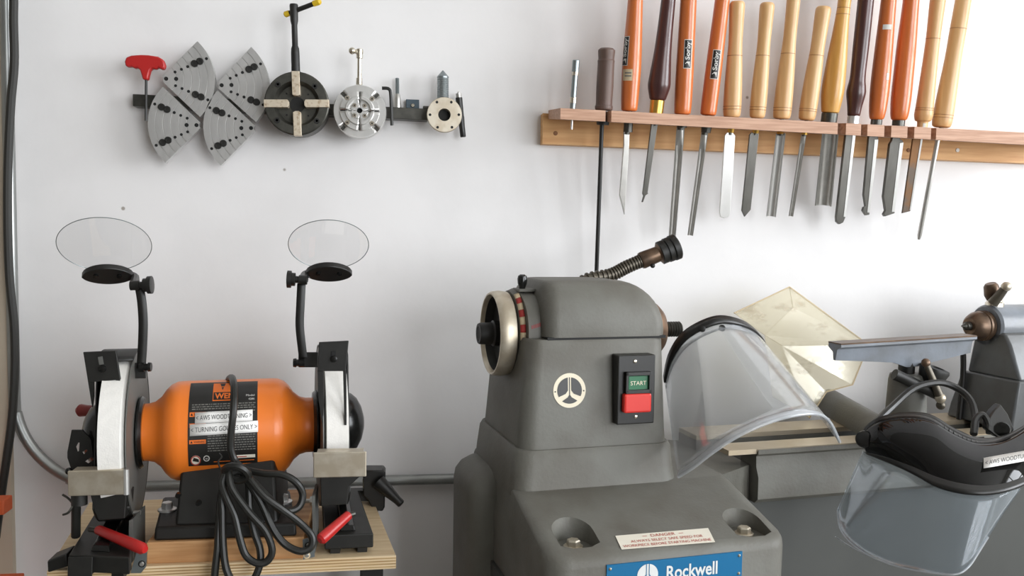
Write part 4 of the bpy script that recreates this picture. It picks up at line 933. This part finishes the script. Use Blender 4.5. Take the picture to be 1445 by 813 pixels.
# white tape label on the brow
bl = bulge(ruled(bt, bb, 8), .0185)
def tape_fn(u, v):
    d = ray(1388+57*u+4*u*v, 660.5-10*u-13*v*1.0); best = None
    n = len(bt); k = 25+int(u*9.99); k = min(k, n-1)
    p = D(1388+62*u, 661-11*u-14.5*v, 1.0); z_ = 1.012+.012*u+.020*v
    return D(1388+62*u, 661-11*u-14.5*v, z_)
tp = MB(); rectf(tp, tape_fn, 0, 1.3, 0, 1, 6, 2); tp = tp.build('tape_label', 'tape_white', s2, solid=.0006)
def tape_fn2(u, v): p = tape_fn(u, v); return p+(CAM-p).normalized()*.0014
text(MB(), '< AWS WOODTURNING', tape_fn2, .04, 1.25, .30, .42).build('lettering', 'tape_text', tp, smooth=0)
# ------------------------------------------------------------------ grinder station: board on a stand
ZB = .80
qf = [Zp(66, 806, ZB), Zp(559, 784, ZB), Zp(521, 692, ZB), Zp(126, 709, ZB)]
pb = MB().hexa([p-V((0, 0, .017)) for p in qf], qf).build('plywood_board', 'plywood', bevel=.0008, smooth=0)
tag(pb, 'pale plywood board carrying the bench grinder and jig bases', 'board')
for k in range(4):          # ply layers on the front edge
    z0 = ZB-.0025-k*.0036
    a, b = qf[0]-V((0, 0, ZB-z0)), qf[1]-V((0, 0, ZB-z0)); n_ = V((0, -.0002, 0))
    MB().hexa([a+n_-V((0, 0, .0013)), b+n_-V((0, 0, .0013)), b+V((0, .001, -.0013)), a+V((0, .001, -.0013))], [a+n_, b+n_, b+V((0, .001, 0)), a+V((0, .001, 0))]).build('ply_layer', 'ply_edge', pb, smooth=0)
sd = thing('bench_stand', (-.2, -.27, 0), 'black steel stand with square legs under the plywood board', 'stand')
for x in (-.40, Zp(520, 805, .79).x):
    for y in (-.37, -.17):
        MB().box((x-.013+(-.006 if y > -.3 else .004), y-.013, 0), (x+.013+(-.006 if y > -.3 else .004), y+.013, ZB-.0172)).build('leg', 'black_iron', sd, smooth=0)
MB().box((-.40, -.38, .25), (-.02, -.36, .28)).build('cross_rail', 'black_iron', sd, smooth=0)
MB().box((-.40, -.18, .25), (-.02, -.16, .28)).build('cross_rail', 'black_iron', sd, smooth=0)
# wooden riser under the grinder
ZR = .826
r0, r1 = Zp(205, 768, ZR), Zp(428, 760, ZR)
yr = (r0.y+r1.y)/2+.004
tag(MB().box((r0.x, yr, ZB), (r1.x, yr+.20, ZR)).build('riser_block', 'pine', smooth=0, bevel=.001), 'pine riser block under the grinder pedestal', 'block')
# ------------------------------------------------------------------ bench grinder
GY, GZ, GX = -.305, .940, -.2120
GM = Matrix.Translation((GX, GY, 0)) @ Matrix.Rotation(math.radians(8), 4, 'Z') @ Matrix.Translation((-GX, -GY, 0))
def GB(): return MB(GM)
gr = thing('bench_grinder', (GX, GY, ZR), 'orange two-wheel bench grinder with white wheels and black pedestal', 'grinder')
ax = V((1, 0, 0))
def gpx(px, py, y): return W(px, py, -y)
# pedestal
fy0 = yr+.004; fx0, fx1 = Zp(217, 764, ZR).x, Zp(419, 757, ZR).x
_bl, _br = Zp(229, 701, ZR+.016), Zp(410, 691, ZR+.016)
foot = [(fx0, fy0), (fx1, fy0), (_br.x, _br.y), (_bl.x, _bl.y)]
MB().hexa([(x, y, ZR+.0001) for x, y in foot], [(x*.985+GX*.015, y*.97+GY*.03, ZR+.016) for x, y in foot]).build('pedestal_foot', 'black_iron', gr, bevel=.003)
tx0, tx1 = gpx(254, 690, fy0+.02).x, gpx(388, 690, fy0+.02).x
ux0, ux1 = W(256, 672, .353).x, W(387, 672, .353).x; bx0, bx1 = W(246, 758, -fy0-.008).x, W(393, 752, -fy0-.008).x
MB().hexa([(bx0, fy0+.008, ZR+.014), (bx1, fy0+.008, ZR+.014), (bx1-.004, fy0+.15, ZR+.014), (bx0+.004, fy0+.15, ZR+.014)],
          [(ux0, GY-.048, GZ-.03), (ux1, GY-.048, GZ-.03), (ux1, GY+.045, GZ-.03), (ux0, GY+.045, GZ-.03)]).build('pedestal', 'black_iron', gr, bevel=.004)
for px, py in ((236, 719), (400, 708)):
    p = Zp(px, py, ZR+.017)
    w_ = MB().rev((p.x, p.y, ZR+.016), (0, 0, 1), [(0, .0115), (.0018, .0115), (.0022, .010)], 20).build('washer', 'steel_bright', gr)
    MB().rev((p.x, p.y, ZR+.018), (0, 0, 1), [(0, .0070), (.0075, .0070), (.0085, .006)], 6).build('bolt', 'steel_bright', gr, smooth=0)
for px, py in ((278, 713), (249, 702)):
    p = gpx(px, py, fy0-.001); MB().rev((p.x, fy0+.004, p.z), (0, 1, 0), [(0, .0012), (0, .003), (.006, .0036)], 10).build('screw', 'black_gloss', gr)
# motor body
RM = .064
prof = [(-.112, .030), (-.112, .0362), (-.098, .0365), (-.090, .0385), (-.082, .0450), (-.076, .0540), (-.070, .0600), (-.062, .0635), (-.056, RM),
        (.056, RM), (.062, .0635), (.070, .0600), (.076, .0540), (.082, .0450), (.090, .0385), (.098, .0365), (.112, .0362), (.112, .030)]
GB().rev((GX, GY, GZ), ax, prof, 56).build('motor', 'orange_paint', gr)
for sx in (-1, 1):
    for a in (62, 140):
        a = math.radians(a); p = V((GX+sx*.070, GY-math.cos(a)*.052, GZ+math.sin(a)*.052-.02))
        GB().box((p.x-.007, p.y-.006, p.z-.005), (p.x+.007, p.y+.006, p.z+.005)).build('bolt_boss', 'orange_paint', gr, bevel=.002)
        GB().rev((p.x+sx*.0065, p.y-.001, p.z), (sx, 0, 0), [(0, .0035), (.001, .003)], 10).build('boss_screw', 'steel_dark', gr)
# label on the drum; angle measured from straight towards the room, up positive
def drum(lift): return lambda x, a: GM @ V((GX+x, GY-math.cos(a)*(RM+lift), GZ+math.sin(a)*(RM+lift)))
lab_x0, lab_x1 = -.0455, .0365; A1, A0 = math.radians(80), math.radians(-31)
lb_ = rectf(MB(), drum(.0004), lab_x0, lab_x1, A0, A1, 2, 24).build('name_label', 'label_black', gr)
def lmap(lift):              # u 0..1 left to right, v 0..1 bottom to top in picture height of the label
    zt_l, zb_l = math.sin(A1), math.sin(A0)
    d = drum(lift)
    return lambda u, v: d(lab_x0+(lab_x1-lab_x0)*u, math.asin(max(-1, min(1, zb_l+(zt_l-zb_l)*v))))
l1, l2, l3 = lmap(.0007), lmap(.0011), lmap(.0014)
rectf(MB(), l1, .34, .68, .815, .99, 2, 6).build('logo_box', 'print_orange', lb_)
rectf(MB(), l2, .352, .668, .825, .905, 2, 4).build('logo_field', 'label_black', lb_)
text(MB(), 'WEN', l3, .37, .655, .838, .055, .03).build('logo_lettering', 'print_orange', lb_)
m = MB()
for k in range(2):
    x = .44+k*.13; m.add([l2(x, .985), l2(x+.08, .985), l2(x+.04, .925)], [[0, 1, 2]])
m.build('logo_notch', 'label_black', lb_)
text(MB(), 'Model', l1, .83, .955, .855, .022).build('lettering', 'print_white', lb_)
text(MB(), '4286', l1, .865, .955, .815, .022).build('lettering', 'print_white', lb_)
pr_ = MB(); rnd = random.Random(3)
rows = [(.05, .97, .775), (.05, .95, .750), (.05, .97, .725)]+[(.28, .97, .69-.0325*k) for k in range(0, 16)]
for a_, b_, v in rows:
    if .43 < v < .66 and v > .42: continue
    u = a_
    while u < b_-.02:
        w_ = rnd.uniform(.015, .06); w_ = min(w_, b_-u); rectf(pr_, l1, u, u+w_, v, v+.011); u += w_+.012
tag(pr_.build('fine_print', 'print_grey', lb_, smooth=0), kind='stuff')
for v in (.645, .515, .31):
    rectf(MB(), l1, .02, .255, v, v+.052, 1, 2).build('warning_strip', 'print_orange', lb_)
    text(MB(), 'WARNING', l2, .085, .245, v+.013, .026).build('lettering', 'label_black', lb_, smooth=0)
    m = MB(); m.add([l2(.035, v+.012), l2(.07, v+.012), l2(.0525, v+.042)], [[0, 1, 2]]); m.build('warning_triangle', 'label_black', lb_, smooth=0)
def ringp(fn, cu, cv, ru, rv, k0, k1): return MB().sheet([[fn(cu+ru*k*math.cos(2*math.pi*i/24), cv+rv*k*math.sin(2*math.pi*i/24)) for i in range(25)] for k in (k0, k1)])
ringp(l1, .105, .085, .072, .07, .001, 1).build('pictogram', 'sticker', lb_); ringp(l2, .105, .085, .072, .07, .8, 1).build('pictogram_ring', 'sticker_red', lb_)
m = MB(); m.add([l2(.06, .08), l2(.15, .06), l2(.15, .10), l2(.08, .13)], [[0, 1, 2, 3]]); m.build('pictogram_wheel', 'label_black', lb_, smooth=0)
ringp(l1, .26, .105, .045, .043, .72, 1).build('approval_mark', 'print_white', lb_)
text(MB(), 'e', l1, .245, .28, .092, .03).build('approval_letter', 'print_white', lb_, smooth=0)
rectf(MB(), l1, .62, .965, .085, .13, 1, 2).build('serial_strip', 'sticker', lb_)
rectf(MB(), l2, .64, .84, .10, .112, 1, 1).build('serial_print', 'sticker_red', lb_)
rectf(MB(), l1, .36, .60, .045, .055, 1, 1).build('web_print', 'print_orange', lb_); rectf(MB(), l1, .70, .95, .045, .055, 1, 1).build('phone_print', 'print_orange', lb_)
def tape(u0, u1, v0, v1, s_, dv):
    f_ = lambda lift: (lambda u, v: lmap(lift)(u, v+dv*(u-u0)))
    o = rectf(MB(), f_(.0018), u0, u1, v0, v1, 4, 4).build('tape_label', 'tape_white', gr, smooth=30, solid=.0003)
    text(MB(), s_, f_(.0023), u0+.015, u1-.015, v0+(v1-v0)*.30, (v1-v0)*.42).build('lettering', 'tape_text', o, smooth=0)
tape(.10, .93, .56, .69, '< AWS WOODTURNING >', .012)
tape(.03, 1.01, .415, .555, '< TURNING GOUGES ONLY >', .012)
# wheels, guards, caps (left and right)
def side(sx):
    wx = GX+sx*(.1325 if sx > 0 else .1270)
    half = .0140
    wr_ = GB().rev((wx, GY, GZ), ax, [(-half, .02), (-half, .097 if sx > 0 else .1), (-half+.001, .1), (half-.004 if sx < 0 else half-.001, .1), (half, .0965 if sx < 0 else .1), (half, .02)], 72)
    wr_.build('grinding_wheel', 'wheel_white', gr)
    o_in = GX+sx*.112; 
    GB().rev((GX+sx*(.1115 if sx > 0 else .1065), GY, GZ), ax*sx, [(-.0045, .030), (-.0045, .043), (-.001, .046), (.001, .046), (.003, .043), (.005, .040)], 44).build('inner_flange', 'black_gloss', gr)
    # inner guard plate: disc with open front
    pts = [(GY-math.cos(2*math.pi*i/48)*.101, GZ+math.sin(2*math.pi*i/48)*.104) for i in range(48)]
    gx_ = .1148 if sx > 0 else .1098
    GB().prism([(GX+sx*gx_, y, z) for y, z in pts], (sx*.0015, 0, 0)).build('guard_plate', 'grey_guard', gr, smooth=30)
    # guard band over top, back and underside
    rows = []
    for i in range(40):
        a = math.radians(68)+math.radians(250)*i/39
        y, z = GY-math.cos(a)*.1065, GZ+math.sin(a)*.1065; rows.append([V((GX+sx*(.1148 if sx > 0 else .1098), y, z)), V((GX+sx*.1505, y, z))])
    GB().sheet(rows).build('guard_band', 'black_iron', gr, solid=.002)
    GB().prism([(GX+sx*.1492, y, z) for y, z in [(GY-math.cos(math.radians(68)+math.radians(250)*i/39)*.107, GZ+math.sin(math.radians(68)+math.radians(250)*i/39)*.107) for i in range(40)]], (sx*.0015, 0, 0)).build('guard_cover', 'black_iron', gr)
    GB().rev((GX+sx*.1505, GY, GZ), ax*sx, [(0, .042), (.002, .0425), (.008, .040), (.015, .034), (.021, .023), (.0245, .010), (.025, .001)], 36).build('end_cap', 'black_gloss', gr)
side(-1); side(1)
# spark deflector plates above the wheels
def quadw(pts, e): return [W(x, y, e) for x, y in pts]
YV = V((0, 1, 0))
lp = MB().prism(quadw(((117, 497), (164, 495), (170, 536), (124, 540)), .386), YV*.003).build('spark_deflector', 'black_iron', gr, bevel=.0008, smooth=0)
MB().prism(quadw(((138, 504), (144, 503), (146, 514), (140, 515)), .3872), YV*.002).build('slot', 'grey_guard', lp, smooth=0)
p = W(143.5, 521, .389); MB().rev(p, YV, [(0, .002), (.0005, .0042), (.003, .0045)], 10).build('screw', 'black_gloss', lp)
rp = MB().prism(quadw(((450, 483), (492, 481), (488, 524), (448, 524)), .386), YV*.003).build('spark_deflector', 'black_iron', gr, bevel=.0008, smooth=0)
MB().prism(quadw(((468, 496), (474, 495), (474, 510), (468, 511)), .3872), YV*.002).build('slot', 'hole_black', rp, smooth=0)
p = W(471, 507, .389); MB().rev(p, YV, [(0, .002), (.0005, .0042), (.003, .0045)], 10).build('screw', 'black_gloss', rp)
for (qa, qb) in (((122, 538), (132, 545)), ((166, 535), (172, 548))):
    pass
MB().prism(quadw(((124, 538), (132, 538), (132, 560), (130, 575)), .384), YV*.004).build('deflector_strap', 'black_iron', gr, smooth=0)
MB().prism(quadw(((163, 535), (169, 535), (176, 570), (175, 640), (171, 600)), .384), YV*.004).build('deflector_strap', 'black_iron', gr, smooth=0)
MB().prism(quadw(((448, 523), (456, 523), (457, 560), (456, 610), (449, 560)), .384), YV*.004).build('deflector_strap', 'black_iron', gr, smooth=0)
MB().prism(quadw(((484, 523), (488.5, 523), (489, 600), (486, 600)), .384), YV*.004).build('deflector_strap', 'black_iron', gr, smooth=0)
# eye shields with arm, knob and clip
def eye(cx, cy, rx, knob, arm, brk, sgn):
    e = .345; C_ = W(cx, cy, e); s_ = sc(C_)
    lensr = rx*s_; tilt = math.radians(51)
    tw_ = math.radians(13 if sgn > 0 else 4); un = V((math.cos(tw_), math.sin(tw_), 0)); vn = V((math.sin(tw_)*math.sin(tilt), -math.cos(tw_)*math.sin(tilt), math.cos(tilt)))
    ar = MB().tube([W(*p) for p in arm], .0045, 8, 4)
    flat = MB(); pts_ = spline([W(*p) for p in arm], 5); rows = [[p+V((dx, 0, 0)) for dx in (-.0052, .0052)] for p in pts_]
    o = flat.sheet(rows).build('eye_shield_arm', 'black_iron', gr, solid=.003)
    MB().rev(C_, un.cross(vn), [(-.0010, .001), (-.0010, lensr-.0004), (-.0005, lensr), (.0005, lensr), (.0010, lensr-.0004), (.0010, .001)], 56).build('eye_shield_lens', 'lens', gr)
    MB().tube([C_+un*lensr*math.cos(2*math.pi*i/48)+vn*lensr*math.sin(2*math.pi*i/48) for i in range(48)], .0005, 5, 0, True).build('lens_edge', 'zinc', gr)
    # clip: lens-shaped clamp at the lower edge
    P_ = C_-vn*lensr*.90+V((0, 0, -.0075)); rings = []
    n_ = un.cross(vn).normalized()
    m = MB()
    cl = []
    for i in range(25):
        t = -1+2*i/24; cl.append(t)
    upper = [P_+un*(t*.030)+vn*(.0190*(1-t*t)**.6-.002) for t in cl]; lower = [P_+un*(t*.030)-vn*(.0150*(1-t*t)**.6+.002) for t in cl[::-1]]
    m.prism([p-n_*.004 for p in upper+lower], n_*.008).build('lens_clip', 'black_plastic', gr, bevel=.001)
    for t in (-.45, .45): MB().rev(P_+un*.030*t+vn*.003+n_*(.005 if n_.y < 0 else -.005), n_, [(-.0015, .003), (.0015, .003)], 10).build('clip_screw', 'black_gloss', gr)
    k0, k1 = W(*knob[0]), W(*knob[1])
    MB().tube([P_+un*sgn*.024-vn*.004, P_+un*sgn*.031-vn*.007, k0], .0055, 10, 3).build('clip_neck', 'black_plastic', gr)
    d = (k1-k0); L_ = d.length
    MB().rev(k0, d, [(-.004, .006), (L_*.3, .006), (L_*.32, .0045), (L_*.5, .0045), (L_*.52, .0085), (L_*.72, .0085), (L_*.75, .0110), (L_*.98, .0112), (L_, .009)], 14).build('knob', 'black_plastic', gr)
    b0, b1, b2 = brk
    MB().hexa([W(b0[0], b1[1], .345), W(b1[0], b1[1], .345), W(b1[0], b1[1], .325), W(b0[0], b1[1], .325)], [W(b0[0], b0[1], .345), W(b1[0], b0[1], .345), W(b1[0], b0[1], .325), W(b0[0], b0[1], .325)]).build('arm_bracket', 'black_iron', gr, bevel=.001, smooth=0)
    q = W(*b2, .347); MB().rev(q-V((sgn*.006, 0, 0)), (sgn, 0, 0), [(0, .006), (.006, .006), (.0065, .0045), (.010, .0045), (.0105, .006), (.014, .0055)], 10).build('bracket_bolt', 'black_gloss', gr)
eye(148, 346, 61, ((189, 403, .35), (215, 402, .35)), ((196.5, 405, .345), (200, 425, .348), (202, 455, .348), (201, 490, .346), (199, 520, .344)), ((168, 512), (206, 534), (204, 518)), 1)
eye(464, 346, 55.5, ((429, 395, .35), (405, 394, .35)), ((425.5, 400, .345), (424, 430, .348), (423, 460, .348), (426, 490, .346), (428, 505, .344)), ((421, 497), (449, 518.5), (423, 512)), -1)
# tool rests in front of the wheels
def rest(l, t_, r, b, e, m_, bend):
    A_, B_ = W(l, t_, e), W(r, b, e)
    o = MB().box((A_.x, -e, B_.z), (B_.x, -e+.003, A_.z)).build('tool_rest', m_, gr, bevel=.0012, smooth=0)
    MB().box((A_.x+.004, -e+.003, A_.z-.004), (B_.x-.004, -e+.020, A_.z-.0005)).build('rest_shelf', m_, gr, smooth=0)
    return A_, B_
A_, B_ = rest(95, 665, 179, 698.5, .425, 'steel_warm', 1)
MB().cyl((B_.x-.001, -.423, B_.z), (B_.x-.001, -.423, A_.z), .0032, n=14).build('rest_bend', 'steel_bright', gr)
A2, B2 = rest(442, 639, 517, 673, .425, 'steel_warm', -1)
# brackets under the rests, slotted quadrant at far left
MB().prism(quadw(((127, 697), (179, 697), (176, 732), (139, 735), (133, 722)), .405), YV*.030).build('rest_bracket', 'black_iron', gr, bevel=.001, smooth=0)
MB().prism(quadw(((452, 672), (511, 670), (493, 686), (490, 712), (453, 715)), .405), YV*.030).build('rest_bracket', 'black_iron', gr, bevel=.001, smooth=0)
qd = MB().prism(quadw(((101, 607), (116, 607), (128, 620), (131, 640), (131, 664), (101, 664), (95, 646), (95, 638)), .37), YV*.003).build('slotted_quadrant', 'black_iron', gr, smooth=0)
cs = []
for poly in (((102, 634), (106, 627), (108, 628), (107, 640), (104, 641)), ((111, 642), (118, 637), (120, 639), (113, 645)), ((115, 655), (126, 647), (128, 652), (119, 658))):
    cs.append(MB().prism(quadw(poly, .38), YV*.03))
cut(qd, cs)
MB().cyl(W(107.5, 700, .40), W(107, 757, .385), .0052, n=10).build('adjuster_rod', 'black_iron', gr)
MB().cyl(W(112, 697, .40), W(112, 712, .40), .009, n=12).build('adjuster_nut', 'black_iron', gr)
c_ = W(104, 712, .40)
for dx, dz in ((-.012, .012), (-.012, -.012)): MB().tube([c_, c_+V((dx*.4, -.003, dz*.7)), c_+V((dx, 0, dz))], .0014, 6).build('wing', 'steel_dark', gr)
MB().ball(W(97, 665, .40), .0042).build('stop_ball', 'black_gloss', gr)
a_, b_ = W(133, 580, .26), W(109, 579, .25); MB().cyl(W(150, 581, .265), a_, .004, n=10).build('knob_stem', 'steel_dark', gr); MB().rev(a_, b_-a_, [(0, .007), (.012, .0075), ((b_-a_).length*.8, .0085), ((b_-a_).length, .004)], 14).build('rear_knob', 'red_dark', gr)
for px, py in ((184, 724), (441, 707)):
    p = W(px, py, .37); d_ = V((1 if px < 300 else -1, 0, 0))
    MB().cyl(p, p+d_*.012, .0028, n=10).build('guard_stud', 'steel', gr); MB().rev(p-d_*.002, d_, [(0, .0058), (.005, .0058)], 6).build('guard_nut', 'steel', gr, smooth=0)
# ------------------------------------------------------------------ sharpening-jig bases in front of the wheels
def jig(label, outer, z1, hand, extra):
    """outer: front-left px, front-right px, back-right px, back-left px on the top face"""
    zt_ = ZB+z1; q_ = [Zp(*p, zt_) for p in outer]
    t = thing('sharpening_jig', (sum(p.x for p in q_)/4, sum(p.y for p in q_)/4, ZB), label, 'jig', 'sharpening jig bases on the plywood board')
    MB().hexa([V((p.x, p.y, ZB+.008)) for p in q_], q_).build('channel', 'black_iron', t, bevel=.0015, smooth=0)
    w_ = q_[1]-q_[0]; dpt = q_[3]-q_[0]
    for u in (.12, .68):
        for v_ in (.04, .7):
            a = q_[0]+w_*u+dpt*v_; b = a+w_*.2; MB().hexa([V((a.x, a.y, ZB)), V((b.x, b.y, ZB)), V((b.x, b.y+.03, ZB)), V((a.x, a.y+.03, ZB))], [V((a.x, a.y, ZB+.0082)), V((b.x, b.y, ZB+.0082)), V((b.x, b.y+.03, ZB+.0082)), V((a.x, a.y+.03, ZB+.0082))]).build('foot', 'black_iron', t, smooth=0)
    # raised sliding bar along the channel
    a, b = q_[0]+w_*.30, q_[0]+w_*.62
    MB().hexa([a+V((0, .012, 0)), b+V((0, .012, 0)), b+dpt*.9, a+dpt*.9], [a+V((.002, .014, .007)), b+V((-.002, .014, .007)), b+dpt*.9+V((-.002, 0, .007)), a+dpt*.9+V((.002, 0, .007))]).build('slide_bar', 'black_gloss', t, bevel=.001, smooth=0)
    h0, h1 = D(*hand[0]), D(*hand[1]); d = h1-h0; L_ = d.length
    MB().rev(h0, d, [(0, .004), (L_*.03, .0055), (L_*.8, .0068), (L_*.95, .0066), (L_, .0040)], 18).build('clamp_handle', 'red_plastic', t)
    MB().cyl(h0+d*.05, h0-d*.16-V((0, 0, .004)), .0032, n=10).build('handle_stem', 'steel_dark', t)
    return t, q_, zt_
jt, jq, jz = jig('left sharpening jig base with red handle pointing right, below the left wheel', ((97, 783), (183, 787), (193, 722), (135, 722)), .028, ((137, 747, 1.005), (205, 776, .97)), 0)
jt2, jq2, jz2 = jig('right sharpening jig base with red handle pointing left, below the right wheel', ((458, 756), (527, 753), (505, 692), (454, 692)), .026, ((493, 726, 1.0), (451, 763, .965)), 0)
k_ = [W(*p, .43) for p in ((66, 792), (94, 781), (96, 800), (67, 809))]
kb = MB().prism(k_, V((0, .028, 0))).build('end_knob', 'black_plastic', jt, bevel=.002, smooth=0)
MB().hexa([W(95, 820, .452), W(130, 820, .452), W(130, 806, .425), W(97, 806, .425)], [W(96, 786, .452), W(131, 786, .452), W(131, 786, .425), W(98, 786, .425)]).build('overhang_bar', 'black_iron', jt, smooth=0, bevel=.001)
def bracket(pts, e, holes, par):
    o = MB().prism([W(*p, e) for p in pts], V((0, .002, 0))).build('side_bracket', 'zinc', par, smooth=0)
    for i, (px, py) in enumerate(holes):
        p = W(px, py, e+.0002); MB().rev(p, V((0, 1, 0)), [(0, .0042), (.0008, .0042)], 12).build('bracket_hole', 'plywood' if i else 'hole_black', o)
        MB().rev(p-V((0, .002, 0)), V((0, 1, 0)), [(0, .002), (.002, .003)], 10).build('bracket_screw', 'steel', o)
bracket(((194, 775), (208, 773), (206, 800), (199, 809), (184, 809)), .420, ((200, 796),), jt)
bracket(((427, 762), (434, 760), (444, 776), (444, 786), (428, 790)), .420, ((435, 770), (433, 784)), jt2)
for pts in (((182, 735), (188, 732), (188, 790), (181, 806)),): MB().prism([W(*p, .40) for p in pts], V((0, .05, 0))).build('side_flange', 'grey_guard', jt, smooth=0)
MB().prism([W(*p, .41) for p in ((440, 700), (444, 700), (445, 780), (442, 780))], V((0, .05, 0))).build('side_flange', 'grey_guard', jt2, smooth=0)
# black clamp with swing lever behind the right jig
ct = thing('lever_clamp', W(530, 700, .20), 'black clamp block with a swing lever behind the right jig base', 'clamp')
MB().prism([W(*p, .215) for p in ((512, 664), (541, 664), (544, 668), (543, 716), (540, 722), (526, 721), (519, 706), (512, 700))], V((0, .03, 0))).build('block', 'black_plastic', ct, bevel=.002)
a_, b_ = W(534, 680, .22), W(567, 712, .235); d = b_-a_; L_ = d.length
MB().rev(a_, d, [(0, .011), (L_*.3, .0095), (L_*.8, .0062), (L_*.97, .0060), (L_, .004)], 16).build('lever', 'black_plastic', ct)
MB().box((W(508, 690, .2).x-.03, -.20, ZB+.004), (W(530, 690, .2).x, -.185, ZB+.02)).build('clamp_bar', 'black_iron', ct)
MB().cyl(W(512.5, 676, .216), W(512.5, 689, .216), .001, n=6).build('guide_pin', 'nickel', ct)
# ------------------------------------------------------------------ coiled power cord
pc = thing('power_cord', W(350, 780, .42), 'black power cord draped over the motor and coiled in front of the pedestal', 'cord')
CRD = .0044
def Wp(l): return [W(*p) for p in l]
MB().tube(Wp(((318, 560, .24), (322, 538, .29), (327, 533, .325), (330, 542, .362), (330.5, 560, .381), (329, 585, .390), (326, 612, .390), (326, 635, .389), (333, 652, .389), (345, 662, .40), (372, 668, .412), (398, 670, .415), (417, 680, .415), (427, 697, .412), (423, 714, .415), (410, 721, .42), (394, 718, .425), (376, 700, .43), (358, 681, .425), (343, 668, .415))), CRD, 10, 5).build('drop', 'cord_black', pc)
MB().tube(Wp(((343, 670, .42), (356, 688, .428), (370, 712, .43), (385, 746, .432), (402, 768, .432), (423, 778, .434), (438, 773, .432), (440, 757, .428), (423, 738, .428), (398, 719, .434), (372, 700, .436), (352, 676, .428))), CRD, 10, 5, True).build('loop', 'cord_black', pc)
MB().tube(Wp(((322, 664, .425), (327, 689, .434), (351, 723, .44), (374, 749, .442), (384, 776, .443), (377, 792, .444), (363, 795, .445), (347, 784, .444), (338, 759, .442), (331, 729, .438), (319, 702, .434), (313, 680, .428))), CRD, 10, 5, True).build('loop', 'cord_black', pc)
MB().tube(Wp(((349, 674, .42), (353, 721, .427), (359, 751, .431), (367, 776, .435), (366, 800, .438), (352, 826, .44), (334, 828, .44), (320, 805, .44), (315, 770, .436), (314, 725, .430), (314, 690, .424), (330, 666, .42))), CRD, 10, 5, True).build('loop', 'cord_black', pc)
MB().tube(Wp(((320, 668, .418), (312, 700, .424), (309, 740, .429), (307, 775, .434), (303, 812, .436), (302, 850, .436), (318, 870, .436), (330, 840, .43), (318, 800, .43))), CRD, 10, 5).build('tail', 'cord_black', pc)
MB().tube(Wp(((318, 662, .428), (330, 658, .436), (344, 662, .436), (350, 672, .43), (338, 678, .424), (320, 672, .422))), .0048, 8, 4, True).build('wrap', 'cord_black', pc)
MB().tube(Wp(((312, 664, .42), (308, 652, .41), (313, 645, .40), (309, 640, .398)) ), .0011, 6, 4).build('twist_tie', 'black_iron', pc)
